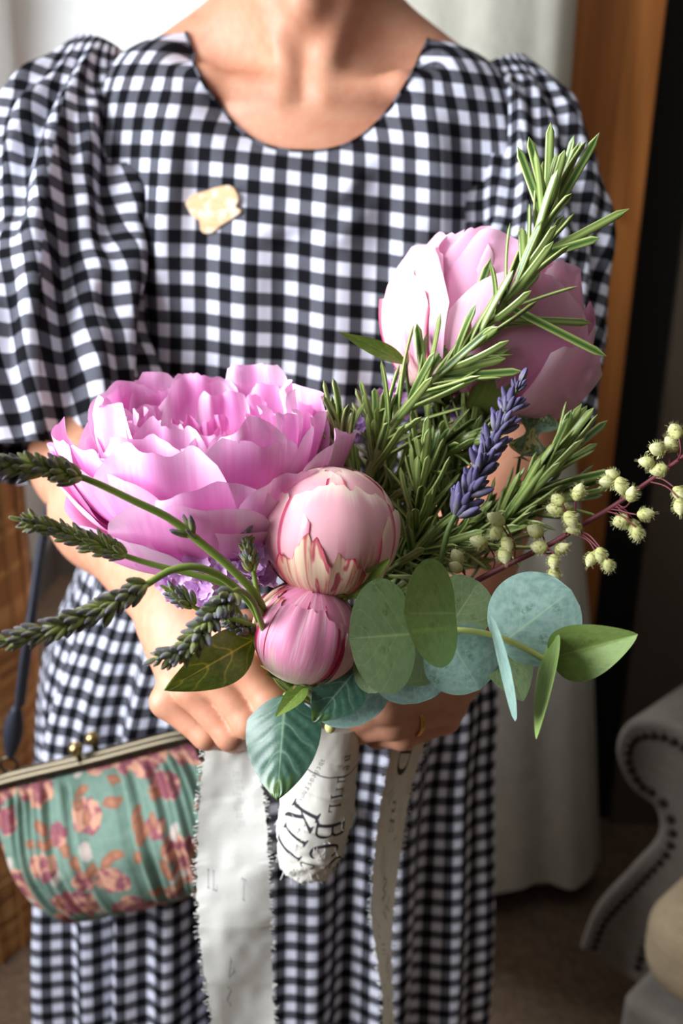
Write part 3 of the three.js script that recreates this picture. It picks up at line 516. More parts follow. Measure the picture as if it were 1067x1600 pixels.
const guardTex = petalTex((u, v) => { const k = streak(u, v, 17), e = Math.min(u, 1 - u) * 2; const g = smooth(0.42, 0.1, v + (k - 0.5) * 0.4); let c = mix3(rgb(236, 204, 176), rgb(204, 112, 104), smooth(0.4, 0.75, k)); c = mix3(c, rgb(140, 112, 66), g * 0.85); return mix3(c, rgb(160, 14, 52), clamp(smooth(0.2, 0.0, e + (k - 0.5) * 0.45) * 0.85 + smooth(0.96, 1.0, v + (k - 0.5) * 0.1) * 0.4 + smooth(0.62, 0.72, fbm(u * 9, v * 3 + 5)) * 0.6)); });
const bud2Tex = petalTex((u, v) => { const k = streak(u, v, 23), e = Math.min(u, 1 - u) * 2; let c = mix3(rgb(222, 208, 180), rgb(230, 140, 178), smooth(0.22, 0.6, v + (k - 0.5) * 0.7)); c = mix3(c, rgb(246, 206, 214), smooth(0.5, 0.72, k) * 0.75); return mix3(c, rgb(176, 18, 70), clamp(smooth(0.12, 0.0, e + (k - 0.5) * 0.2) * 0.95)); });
const pm = (map, o = {}) => std({ map, roughness: 0.62, transmission: 0.32, thickness: 0, sheen: 0.3, ...o });
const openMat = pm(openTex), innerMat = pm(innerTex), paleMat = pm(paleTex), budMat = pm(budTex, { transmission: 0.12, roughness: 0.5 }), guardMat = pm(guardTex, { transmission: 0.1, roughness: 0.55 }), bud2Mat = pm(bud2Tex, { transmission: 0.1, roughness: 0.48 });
const sepalTex = tex(96, 96, (u, v) => { const k = streak(u, v, 2), e = Math.min(u, 1 - u) * 2; return mix3(mix3(rgb(112, 132, 58), rgb(150, 160, 92), k), rgb(132, 60, 60), smooth(0.2, 0.02, e) * 0.6); });
const sepalMat = std({ map: sepalTex, roughness: 0.5, transmission: 0.1, thickness: 0 });
function flower(name, label, base, axis, face) { const t = thing(name, label, 'flower', base, BG); t.quaternion.copy(orient(axis, face ?? toCam(base))); t.updateMatrixWorld(true); return t; }
function ring(t, n, name, mat, o, rg, spread = 0.25) {
  for (let i = 0; i < n; i++) {
    const g = petal({ ...o, ...(o.vary ? o.vary(rg, i) : {}), seed: 1 + Math.floor(rg() * 900) });
    const m = part(t, name, g, mat); m.rotation.y = (o.start ?? 0) + i / n * Math.PI * 2 + (rg() - 0.5) * spread; m.rotation.order = 'YXZ'; m.rotation.x = (o.tilt ?? 0) + (rg() - 0.5) * (o.wob ?? 0.06);
  }
}
function stemOf(t, from, mids, r, mat, name = 'stem') { wpart(t, name, tube([from, ...pts(mids), P(...HANDLE_TOP)], r, 26, 8), mat); }
// fully open peony
{
  const base = P(330, 822, 0.55), t = flower('open_peony', 'large fully open pink peony with many ruffled petals', base, V(-0.05, 1, 0.02)), rg = rng(12);
  const L = [
    { n: 8, p: [[.003, 0], [.032, -.007], [.058, -.001], [.072, .016], [.080, .030]], ang: 0.62, mat: openMat, s: [0.86, 1.05] },
    { n: 9, p: [[.003, .001], [.034, .0], [.060, .013], [.073, .034], [.078, .048]], ang: 0.54, mat: openMat, s: [0.72, 1.0] },
    { n: 9, p: [[.003, .001], [.033, .002], [.058, .018], [.071, .044], [.074, .062]], ang: 0.52, mat: openMat, s: [0.72, 1.0] },
    { n: 9, p: [[.003, .002], [.031, .005], [.055, .024], [.066, .051], [.067, .071]], ang: 0.52, mat: openMat, s: [0.74, 1.02] },
    { n: 9, p: [[.003, .003], [.029, .008], [.050, .028], [.060, .055], [.060, .077]], ang: 0.5, mat: openMat, s: [0.78, 1.03] },
    { n: 9, p: [[.003, .004], [.026, .012], [.045, .032], [.052, .054], [.050, .073]], ang: 0.48, mat: openMat, s: [0.8, 1.0] },
    { n: 9, p: [[.003, .005], [.022, .015], [.036, .032], [.042, .050], [.040, .066]], ang: 0.46, mat: openMat, s: [0.8, 1.0] },
    { n: 9, p: [[.003, .006], [.016, .017], [.026, .031], [.031, .045], [.029, .058]], ang: 0.46, mat: innerMat, s: [0.82, 1.0] },
    { n: 8, p: [[.002, .007], [.011, .018], [.018, .030], [.021, .041], [.018, .051]], ang: 0.5, mat: innerMat, s: [0.82, 1.0] },
    { n: 5, p: [[.002, .008], [.006, .018], [.009, .030], [.010, .038], [.006, .046]], ang: 0.8, mat: innerMat, s: [0.9, 1.0] }];
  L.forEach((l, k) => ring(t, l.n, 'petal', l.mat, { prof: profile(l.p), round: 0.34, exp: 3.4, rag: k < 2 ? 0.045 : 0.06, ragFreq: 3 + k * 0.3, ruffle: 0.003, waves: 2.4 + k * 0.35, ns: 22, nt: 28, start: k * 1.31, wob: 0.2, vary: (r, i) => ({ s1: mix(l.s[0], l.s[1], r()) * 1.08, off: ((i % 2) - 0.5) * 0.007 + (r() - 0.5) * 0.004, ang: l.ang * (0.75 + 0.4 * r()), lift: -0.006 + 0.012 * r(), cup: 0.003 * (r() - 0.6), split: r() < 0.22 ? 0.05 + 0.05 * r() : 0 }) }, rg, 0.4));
  for (let i = 0; i < 5; i++) { const m = part(t, 'sepal', petal({ prof: profile([[.003, -.003], [.02, -.011], [.036, -.009], [.046, 0]]), ang: 0.4, seed: i + 3, rag: 0.03, base: 0.6, ns: 8, nt: 6 }), sepalMat); m.rotation.y = i * 1.256; }
  stemOf(t, base, [[350, 920, 0.56], [420, 1030, 0.585]], 0.0032, greenStem);
}
// half-open peony at the top
{
  const base = P(726, 624, 0.58), t = flower('half_open_peony', 'pale pink half-open peony behind the long rosemary sprig', base, P(800, 400, 0.575).sub(P(728, 628, 0.575))), rg = rng(9);
  const L = [
    { n: 4, p: [[.003, 0], [.032, .001], [.052, .022], [.058, .050], [.050, .074]], ang: 0.85, s: [0.92, 1.02], rag: .05 },
    { n: 5, p: [[.003, .002], [.030, .004], [.049, .026], [.053, .056], [.041, .086]], ang: 0.8, s: [0.94, 1.05], rag: .05 },
    { n: 5, p: [[.003, .003], [.027, .007], [.044, .03], [.047, .060], [.033, .090]], ang: 0.75, s: [0.92, 1.0], rag: .1 },
    { n: 6, p: [[.003, .004], [.024, .01], [.038, .034], [.040, .062], [.026, .088]], ang: 0.7, s: [0.94, 1.02], rag: .14 },
    { n: 6, p: [[.003, .005], [.02, .013], [.03, .038], [.031, .064], [.018, .086]], ang: 0.8, s: [0.94, 1.03], rag: .16 },
    { n: 5, p: [[.002, .006], [.012, .018], [.02, .04], [.02, .064], [.009, .083]], ang: 1.0, s: [0.94, 1.03], rag: .18 }];
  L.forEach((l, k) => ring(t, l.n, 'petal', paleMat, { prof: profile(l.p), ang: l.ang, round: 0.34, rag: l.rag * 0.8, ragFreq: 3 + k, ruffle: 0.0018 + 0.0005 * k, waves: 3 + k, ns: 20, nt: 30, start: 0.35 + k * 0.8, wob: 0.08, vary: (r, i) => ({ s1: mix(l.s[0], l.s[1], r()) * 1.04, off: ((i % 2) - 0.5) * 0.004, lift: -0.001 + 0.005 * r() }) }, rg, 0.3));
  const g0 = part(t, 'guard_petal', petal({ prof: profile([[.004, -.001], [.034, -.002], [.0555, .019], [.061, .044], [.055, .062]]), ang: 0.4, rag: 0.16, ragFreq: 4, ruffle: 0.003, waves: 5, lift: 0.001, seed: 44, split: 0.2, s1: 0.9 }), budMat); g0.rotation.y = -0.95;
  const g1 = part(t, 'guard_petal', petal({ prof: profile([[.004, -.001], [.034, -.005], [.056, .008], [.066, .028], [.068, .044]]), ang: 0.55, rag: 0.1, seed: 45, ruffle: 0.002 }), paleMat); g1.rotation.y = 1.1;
  for (let i = 0; i < 5; i++) { const m = part(t, 'sepal', petal({ prof: profile([[.003, -.004], [.02, -.008], [.034, -.002], [.042, .012]]), ang: 0.36, seed: i + 3, rag: 0.03, base: 0.6, ns: 8, nt: 6 }), i % 2 ? std({ color: col(150, 36, 50), roughness: 0.5 }) : sepalMat); m.rotation.y = i * 1.256 + 0.4; }
  stemOf(t, base, [[690, 740, 0.585], [600, 940, 0.6]], 0.003, greenStem);
}
// two closed buds
function bud(label, c, R, axis, mat, seed, guards) {
  const ax = axis.clone().normalize(), base = c.clone().addScaledVector(ax, -R), t = flower('peony_bud', label, base, axis), rg = rng(seed);
  const pr = (k, top) => { const l = []; for (let i = 0; i <= 10; i++) { const a = mix(0.12, Math.PI - 0.1, i / 10); l.push([R * k * Math.sin(a) * 1.02, R - R * k * Math.cos(a)]); } return profile(l); };
  part(t, 'heart', new THREE.SphereGeometry(R * 0.93, 32, 24).translate(0, R, 0), mat);
  ring(t, 4, 'petal', mat, { prof: pr(0.955), ang: 1.05, s1: 0.97, round: 0.1, rag: 0.05, ruffle: 0.0003, lift: 0.0006, base: 0.8, ns: 22, nt: 20, start: 0.9, wob: 0.02 }, rg, 0.2);
  ring(t, 4, 'petal', mat, { prof: pr(0.985), ang: 0.98, s1: 0.84, round: 0.16, rag: 0.07, ruffle: 0.0004, lift: 0.0008, base: 0.8, ns: 22, nt: 20, start: 0.25, wob: 0.03, vary: (r) => ({ s1: 0.74 + 0.16 * r() }) }, rg, 0.2);
  for (const g of guards) { const m = part(t, g.name ?? 'guard_petal', petal({ prof: pr(g.k ?? 1.015), ang: g.ang, s1: g.s1, round: g.round ?? 0.15, rag: g.rag, ragFreq: g.freq ?? 6, ruffle: 0.0006, waves: 6, lift: 0.0012, base: 0.75, seed: g.seed, ns: 26, nt: 48, split: g.split ?? 0 }), g.mat); m.rotation.y = g.a; }
  for (let i = 0; i < 4; i++) { const m = part(t, 'sepal', petal({ prof: pr(1.045), ang: 0.45, s1: 0.2, rag: 0.03, base: 0.7, seed: seed + i, ns: 10, nt: 8, round: 0.35 }), sepalMat); m.rotation.y = i * 1.57 + 0.5; }
  return t;
}
{
  const c = P(516, 828, 0.5);
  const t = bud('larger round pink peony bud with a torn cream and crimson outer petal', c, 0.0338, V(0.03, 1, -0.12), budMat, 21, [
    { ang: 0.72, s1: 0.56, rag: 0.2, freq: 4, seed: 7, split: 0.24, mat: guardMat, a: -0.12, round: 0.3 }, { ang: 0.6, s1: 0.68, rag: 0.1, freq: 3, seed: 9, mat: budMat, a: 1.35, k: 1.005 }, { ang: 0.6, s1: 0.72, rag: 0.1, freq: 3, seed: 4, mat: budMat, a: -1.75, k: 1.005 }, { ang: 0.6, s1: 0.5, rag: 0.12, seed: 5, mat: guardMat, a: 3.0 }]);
  stemOf(t, P(505, 925, 0.505), [[505, 1000, 0.54], [515, 1060, 0.575]], 0.003, greenStem);
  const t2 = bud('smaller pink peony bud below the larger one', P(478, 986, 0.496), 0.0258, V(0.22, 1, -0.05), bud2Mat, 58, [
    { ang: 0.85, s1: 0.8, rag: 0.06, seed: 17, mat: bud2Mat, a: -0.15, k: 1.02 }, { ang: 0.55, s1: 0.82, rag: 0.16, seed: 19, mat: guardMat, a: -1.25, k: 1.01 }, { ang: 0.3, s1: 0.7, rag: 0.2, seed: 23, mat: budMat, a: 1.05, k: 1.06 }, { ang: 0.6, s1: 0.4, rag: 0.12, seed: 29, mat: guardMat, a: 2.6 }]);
  stemOf(t2, P(470, 1062, 0.505), [[485, 1080, 0.54], [505, 1100, 0.58]], 0.0028, greenStem);
}
// ---- leaves
function leafGeo(L, W, o = {}) {
  const { shape = (s) => Math.sin(Math.PI * s ** 0.8) ** 0.85, fold = 0.15, curl = 0.1, wave = 0, veins = 0, ns = 24, nt = 12, twist = 0 } = o;
  return grid(nt, ns, (u, s) => {
    const t = u * 2 - 1, x = t * shape(s) * W / 2; let z = fold * Math.abs(x) - curl * L * s * s + wave * W * Math.sin(s * 9 + t * 2) * t * t;
    if (veins) { const q = ((s * 1.15 - Math.abs(t) * 0.3) * 6) % 1; z += veins * (Math.exp(-(((q - 0.5) / 0.3) ** 2)) * (1 - Math.abs(t) ** 3)) * Math.min(1, Math.abs(t) * 5); }
    const a = twist * s; return { p: V(x * Math.cos(a) - z * Math.sin(a), s * L, z * Math.cos(a) + x * Math.sin(a)), uv: [u, s] };
  });
}
function putLeaf(t, name, a, b, widthPx, roll, mat, o = {}) {
  const A = P(...a), B = P(...b), L = A.distanceTo(B), W = widthPx * (a[2] + b[2]) / 2 / F, dir = B.clone().sub(A).normalize();
  const q = new THREE.Quaternion().setFromAxisAngle(dir, roll).multiply(orient(dir, toCam(A)));
  const m = part(t, name, leafGeo(L, W, o), mat);
  t.updateWorldMatrix(true, false); const inv = t.matrixWorld.clone().invert(), mm = new THREE.Matrix4().compose(A, q, V(1, 1, 1)).premultiply(inv);
  mm.decompose(m.position, m.quaternion, m.scale); return m;
}
const leafTexOf = (d, l, vein, n = 6, w = 0.07, tip = null) => tex(256, 256, (u, v) => {
  const t = Math.abs(u * 2 - 1), q = ((v * 1.15 - t * 0.3 + 0.02 * Math.sin(t * 9)) * n) % 1, side = Math.exp(-(((q - 0.02) / w) ** 2)) + Math.exp(-(((q - 1.02) / w) ** 2));
  const mid = Math.exp(-((t / (0.045 * (1.15 - v))) ** 2)), net = smooth(0.62, 0.7, noise(u * 26, v * 34)) * 0.12, mott = fbm(u * 12, v * 12);
  let c = mix3(d, l, mott); if (tip) c = mix3(c, tip, smooth(0.75, 1.0, v + (mott - 0.5) * 0.3)); return mix3(c, vein, clamp(mid * 0.95 + side * 0.7 * (1 - t * 0.6) + net));
});
const peonyLeafMat = std({ map: leafTexOf(rgb(70, 98, 28), rgb(98, 130, 40), rgb(186, 196, 80), 3.2, 0.055), roughness: 0.38, transmission: 0.18, thickness: 0 });
const blueLeafMat = std({ map: leafTexOf(rgb(42, 76, 62), rgb(66, 100, 84), rgb(118, 144, 120), 3.2, 0.05, rgb(70, 96, 34)), roughness: 0.3, clearcoat: 0.35, clearcoatRoughness: 0.3 });
const youngLeafMat = std({ map: leafTexOf(rgb(92, 118, 44), rgb(118, 140, 62), rgb(160, 172, 84), 5, 0.05), roughness: 0.45, transmission: 0.12, thickness: 0 });
const plan = (s) => Math.sin(Math.PI * clamp(s) ** 0.72) ** 0.9;
const heart = (s) => (s < 0.22 ? Math.sqrt(s / 0.22) * 0.93 : Math.cos((s - 0.22) / 0.78 * Math.PI / 2) ** 0.8 * 0.93 + 0.07 * Math.sin((s - 0.22) / 0.78 * Math.PI));
{
  let t = thing('peony_leaf', 'dark green peony leaf with pale veins lying across the knuckles left of the small bud', 'leaf', P(398, 1000, 0.495), BG);
  putLeaf(t, 'blade', [398, 998, 0.495], [261, 1079, 0.452], 84, -0.3, peonyLeafMat, { shape: plan, fold: 0.25, curl: 0.04, veins: 0.0007, wave: 0.02 }); stemOf(t, P(398, 998, 0.495), [[425, 1045, 0.54]], 0.0014, greenStem, 'stalk');
  t = thing('peony_leaf', 'large blue-green peony leaf hanging point down over the wrapped handle', 'leaf', P(445, 1088, 0.53), BG);
  putLeaf(t, 'blade', [446, 1086, 0.535], [432, 1247, 0.505], 128, 0.12, blueLeafMat, { shape: heart, fold: -0.22, curl: 0.06, veins: 0.0007, wave: 0.012, ns: 40, nt: 24 }); stemOf(t, P(446, 1086, 0.535), [[470, 1080, 0.56]], 0.0015, greenStem, 'stalk');
  t = thing('peony_leaf', 'small light green leaflet above the large hanging peony leaf', 'leaf', P(478, 1072, 0.512), BG);
  putLeaf(t, 'blade', [480, 1070, 0.512], [430, 1119, 0.5], 30, 0.3, youngLeafMat, { shape: plan, fold: 0.3, curl: 0.05 }); stemOf(t, P(480, 1070, 0.512), [[500, 1090, 0.56]], 0.001, greenStem, 'stalk');
  t = thing('peony_leaf', 'narrow twisted green leaf sticking out left of the half-open peony', 'leaf', P(632, 567, 0.545), BG);
  putLeaf(t, 'blade', [634, 568, 0.545], [529, 512, 0.53], 26, 0.5, youngLeafMat, { shape: plan, fold: 0.5, curl: -0.08, twist: 1.1 }); stemOf(t, P(634, 568, 0.545), [[640, 700, 0.58]], 0.001, darkStem, 'stalk');
  t = thing('peony_leaf', 'curled green bract cupping the larger bud beside the eucalyptus', 'leaf', P(542, 932, 0.482), BG);
  putLeaf(t, 'blade', [540, 933, 0.488], [604, 860, 0.478], 34, 0.6, youngLeafMat, { shape: (s) => Math.sin(Math.PI * s ** 0.6) ** 0.7, fold: 0.5, curl: -0.2 }); stemOf(t, P(540, 933, 0.488), [[520, 1000, 0.54]], 0.0012, greenStem, 'stalk');
  t = thing('peony_leaf', 'dark green leaf under the smaller bud in front of a round eucalyptus leaf', 'leaf', P(556, 1046, 0.505), BG);
  putLeaf(t, 'blade', [560, 1042, 0.508], [488, 1130, 0.515], 84, -0.2, blueLeafMat, { shape: plan, fold: 0.15, curl: 0.03, veins: 0.0006 }); stemOf(t, P(560, 1042, 0.508), [[545, 1080, 0.57]], 0.0012, darkStem, 'stalk');
}
// ---- eucalyptus branch
{
  const eucTex = (d, l, spot) => tex(256, 256, (u, v) => {
    const t = Math.abs(u * 2 - 1), mott = fbm(u * 16, v * 16), sp2 = smooth(0.6, 0.78, fbm(u * 7 + 4, v * 7)) * smooth(0.4, 0.6, noise(u * 60, v * 60)), mid = Math.exp(-((t / (0.03 * (1.2 - v))) ** 2));
    const q = ((v * 1.0 - t * 0.55 + 0.03 * noise(u * 20, v * 20)) * 5) % 1, side = Math.exp(-(((q - 0.5) / 0.035) ** 2)) * 0.3;
    return mix3(mix3(mix3(d, l, mott), spot, sp2 * 0.6), mix3(l, rgb(190, 200, 150), 0.5), clamp(mid * 0.6 + side));
  });
  const teal = std({ map: eucTex(rgb(104, 136, 126), rgb(150, 178, 170), rgb(86, 112, 88)), roughness: 0.55, sheen: 0.3, sheenColor: new THREE.Color(0.7, 0.9, 0.95) });
  const olive = std({ map: eucTex(rgb(96, 116, 78), rgb(118, 136, 96), rgb(84, 96, 44)), roughness: 0.55, transmission: 0.12, thickness: 0 });
  const lime = std({ map: eucTex(rgb(112, 138, 66), rgb(132, 156, 84), rgb(98, 120, 60)), roughness: 0.5, transmission: 0.15, thickness: 0 });
  const t = thing('eucalyptus_branch', 'eucalyptus branch with round grey-green leaves on the right of the bouquet', 'branch', P(560, 1010, 0.5), BG);
  const round = (s) => Math.sqrt(Math.max(0, 1 - (2 * s - 1) ** 2)) * 1, ovate = (s) => Math.sin(Math.PI * s ** 0.62) ** 0.75;
  const E = (a, b, w, r, m, o = {}) => putLeaf(t, 'leaf', a, b, w, r, m, { shape: round, fold: 0.06, curl: 0.05, ns: 28, nt: 16, ...o });
  E([648, 990, .470], [547, 998, .458], 180, 0.0, olive, { fold: 0.1 });
  E([640, 985, .480], [692, 1062, .490], 120, 0.1, olive);
  E([712, 958, .462], [635, 958, .438], 170, 0.1, lime, { fold: 0.12 });
  E([693, 986, .466], [752, 1080, .476], 122, 0.0, teal, { fold: -0.12 });
  E([700, 983, .480], [750, 908, .488], 100, 0.2, olive);
  E([778, 1010, .470], [894, 921, .474], 150, 0.0, teal, { fold: -0.08 });
  E([783, 1004, .480], [818, 1096, .476], 78, -0.2, olive, { shape: ovate });
  E([766, 960, .452], [816, 1124, .446], 110, 1.42, teal, { curl: -0.07, fold: 0 });
  E([860, 1028, .468], [996, 992, .448], 92, 0.25, lime, { shape: ovate, fold: 0.35, curl: 0.02 });
  E([868, 994, .462], [843, 1157, .440], 100, 1.28, lime, { shape: ovate, fold: 0.1, curl: -0.03 });
  E([632, 1000, .492], [652, 1102, .502], 122, 0.0, teal);
  E([530, 1040, .528], [566, 1132, .518], 128, 0.0, teal);
  E([590, 1000, .486], [574, 1084, .488], 62, 0.2, olive);
  wpart(t, 'stem', tube(pts([HANDLE_TOP, [545, 1060, .55], [575, 1010, .50], [640, 989, .472], [697, 984, .463], [760, 990, .468], [815, 1010, .470], [862, 1036, .468]]), (u) => 0.0022 - 0.0009 * u, 50, 8), std({ color: col(158, 164, 92), roughness: 0.5 }));
}
// ---- rosemary
const needleVar = [];
{
  for (let k = 0; k < 4; k++) {
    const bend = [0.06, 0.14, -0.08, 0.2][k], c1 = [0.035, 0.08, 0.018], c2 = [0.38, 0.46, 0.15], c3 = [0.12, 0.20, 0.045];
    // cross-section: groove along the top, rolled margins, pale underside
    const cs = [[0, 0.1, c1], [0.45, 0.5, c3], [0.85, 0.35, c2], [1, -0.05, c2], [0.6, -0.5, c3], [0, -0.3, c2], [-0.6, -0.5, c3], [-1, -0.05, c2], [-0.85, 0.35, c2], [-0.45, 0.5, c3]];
    needleVar.push(grid(cs.length, 9, (u, s) => {
      const q = cs[Math.round(u * cs.length) % cs.length], w = 0.055 * (smooth(-0.05, 0.2, s) * 0.7 + 0.3) * (s > 0.85 ? Math.sqrt(Math.max(0, 1 - ((s - 0.85) / 0.15) ** 2)) : 1);
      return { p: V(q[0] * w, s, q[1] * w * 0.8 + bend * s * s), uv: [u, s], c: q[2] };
    }, true));
  }
}
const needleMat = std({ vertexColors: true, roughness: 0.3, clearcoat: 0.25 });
const twigMat = std({ color: col(150, 156, 98), roughness: 0.6 }), twigDark = std({ color: col(110, 100, 66), roughness: 0.7 });
function rosemary(label, list, o) {
  const { n, len, seed, spread = [0.5, 0.85], from = 0.05, tipLen = 0.8, r = 0.0022, mat = twigMat, extra = [] } = o, c = new THREE.CatmullRomCurve3(pts(list), false, 'centripetal'), rg = rng(seed), base = c.getPoint(0);
  const t = thing('rosemary_sprig', label, 'sprig', base, BG);
  wpart(t, 'stem', tube(pts(list), (u) => r * (1 - 0.6 * u), 40, 8), mat);
  for (let i = 0; i < n; i++) {
    const u = Math.min(1, from + (1 - from) * (i + 0.3 * rg()) / (n - 1)), p = c.getPointAt(u), T = c.getTangentAt(u);
    const az = i * 2.4 + 0.5 * rg(), n0 = toCam(p).addScaledVector(T, -toCam(p).dot(T)).normalize(), b0 = T.clone().cross(n0);
    const side = n0.clone().multiplyScalar(Math.cos(az)).addScaledVector(b0, Math.sin(az)), sp0 = mix(spread[0], spread[1], rg()) * (1 - 0.5 * u ** 3);
    const dir = T.clone().multiplyScalar(Math.cos(sp0)).addScaledVector(side, Math.sin(sp0));
    const L = len * (0.7 + 0.5 * rg()) * mix(1, tipLen, u ** 2) * F ** -1 * 0.52;
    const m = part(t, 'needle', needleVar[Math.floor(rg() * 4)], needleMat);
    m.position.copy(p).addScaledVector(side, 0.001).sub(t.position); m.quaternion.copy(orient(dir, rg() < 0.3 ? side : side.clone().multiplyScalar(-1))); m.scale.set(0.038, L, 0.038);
  }
  extra.forEach(([x0, y0, x1, y1], i) => {   // the long needles that stand out singly
    let bd = 1e9, p = base; for (let k = 0; k <= 100; k++) { const q = c.getPointAt(k / 100), d = q.distanceTo(P(x0, y0, q.distanceTo(camera.position) * 0.985)); if (d < bd) { bd = d; p = q; } }
    const dep = -p.clone().applyMatrix4(camera.matrixWorldInverse).z - 0.002, A = p.clone(), B = P(x1, y1, dep - 0.008 + 0.005 * (i % 4)), dir = B.clone().sub(A), m = part(t, 'needle', needleVar[i % 4], needleMat);
    m.position.copy(A).sub(t.position); m.quaternion.copy(orient(dir, i % 3 ? toCam(A) : toCam(A).negate())); m.scale.set(0.04, dir.length(), 0.04);
  });
  return t;
}
rosemary('longest rosemary sprig rising in front of the half-open peony', [[570, 760, .555], [600, 690, .545], [645, 622, .535], [720, 556, .525], [790, 470, .517], [838, 380, .511], [862, 305, .507]], { extra: [[862, 428, 985, 325], [858, 420, 935, 372], [826, 500, 950, 558], [800, 520, 933, 505], [866, 390, 936, 208], [860, 380, 905, 225], [862, 330, 860, 195], [850, 345, 812, 238], [856, 330, 826, 213], [842, 430, 815, 355], [700, 562, 768, 400], [668, 610, 652, 512], [700, 600, 790, 560], [700, 610, 815, 580]],  n: 72, len: 122, seed: 101, tipLen: 0.72, r: 0.0028, spread: [0.3, 0.85] });
rosemary('short upright rosemary sprig against the open peony', [[560, 800, .55], [538, 715, .54], [528, 662, .535]], { n: 30, len: 84, seed: 102, spread: [0.2, 0.5] });
rosemary('rosemary sprig fanning out in front of the hanging gown', [[735, 880, .56], [800, 800, .55], [845, 745, .54], [868, 715, .537]], { extra: [[850, 750, 909, 630], [852, 745, 893, 640], [858, 742, 952, 655], [850, 765, 941, 688], [835, 765, 905, 672], [845, 780, 957, 736]],  n: 40, len: 118, seed: 103, spread: [0.2, 0.55] });
rosemary('rosemary sprig behind the purple lavender spike', [[660, 900, .575], [705, 780, .57], [735, 690, .565], [745, 640, .56]], { n: 56, len: 100, seed: 104 });
rosemary('rosemary sprig standing beside the larger bud', [[640, 930, .56], [648, 850, .548], [655, 770, .54], [660, 720, .535]], { n: 56, len: 96, seed: 105, spread: [0.4, 0.9] });
rosemary('rosemary sprig with level needles under the longest sprig', [[585, 800, .575], [640, 740, .56], [700, 700, .55], [735, 690, .545]], { n: 50, len: 92, seed: 106, spread: [0.4, 0.9] });
rosemary('rosemary sprig reaching past the purple lavender towards the cream bells', [[650, 910, .57], [720, 840, .56], [790, 800, .555], [870, 775, .55]], { n: 52, len: 100, seed: 107, spread: [0.35, 0.8] });
rosemary('rosemary sprig low over the eucalyptus leaves', [[570, 930, .56], [620, 880, .548], [690, 850, .54], [770, 845, .54]], { n: 46, len: 90, seed: 108, spread: [0.5, 1.0] });
rosemary('dark rosemary sprig deep in the middle of the bouquet', [[590, 930, .61], [630, 840, .6], [660, 740, .59], [690, 640, .58]], { n: 90, len: 90, seed: 109, spread: [0.6, 1.1] });
rosemary('dark rosemary sprig deep behind the larger bud', [[560, 900, .6], [580, 800, .59], [590, 720, .58], [585, 650, .57]], { n: 80, len: 80, seed: 110, spread: [0.6, 1.1] });
rosemary('dark rosemary sprig deep behind the eucalyptus', [[570, 960, .6], [660, 890, .6], [740, 850, .59], [800, 800, .58]], { n: 90, len: 85, seed: 111, spread: [0.6, 1.1] });

// ---- lavender
const calyx = [];
for (let k = 0; k < 3; k++) {
  const g = lathe([[0.0, 0], [0.0011, 0.0008], [0.0018, 0.0035], [0.0017, 0.0062], [0.0011, 0.0084], [0.0004, 0.0094], [0, 0.0095]], 8), p = g.attributes.position, cl = [];
  for (let i = 0; i < p.count; i++) { const a = Math.atan2(p.getX(i), p.getZ(i)), rr = 1 + 0.12 * Math.cos(4 * a + k); p.setX(i, p.getX(i) * rr); p.setZ(i, p.getZ(i) * rr + 2.5 * [0.9, 1.6, 0.3][k] * p.getY(i) ** 2); const s = p.getY(i) / 0.0095; cl.push(...mix3([1, 1, 1], [1, 1, 1], s)); }
  g.computeVertexNormals(); calyx.push(g);
}
const calMat = (a, b) => { const m = tex(16, 64, (u, v) => mix3(a, b, smooth(0.25, 0.75, v + 0.3 * (noise(u * 9, v * 12) - 0.5)))); return std({ map: m, roughness: 0.65, sheen: 0.4 }); };
const calPurple = calMat(rgb(112, 108, 122), rgb(96, 86, 138)), calDeep = calMat(rgb(84, 80, 104), rgb(68, 60, 106)), calGreen = calMat(rgb(154, 164, 84), rgb(110, 112, 88)), calGrey = calMat(rgb(136, 146, 112), rgb(118, 116, 134)), calDusk = calMat(rgb(136, 144, 90), rgb(92, 86, 100));
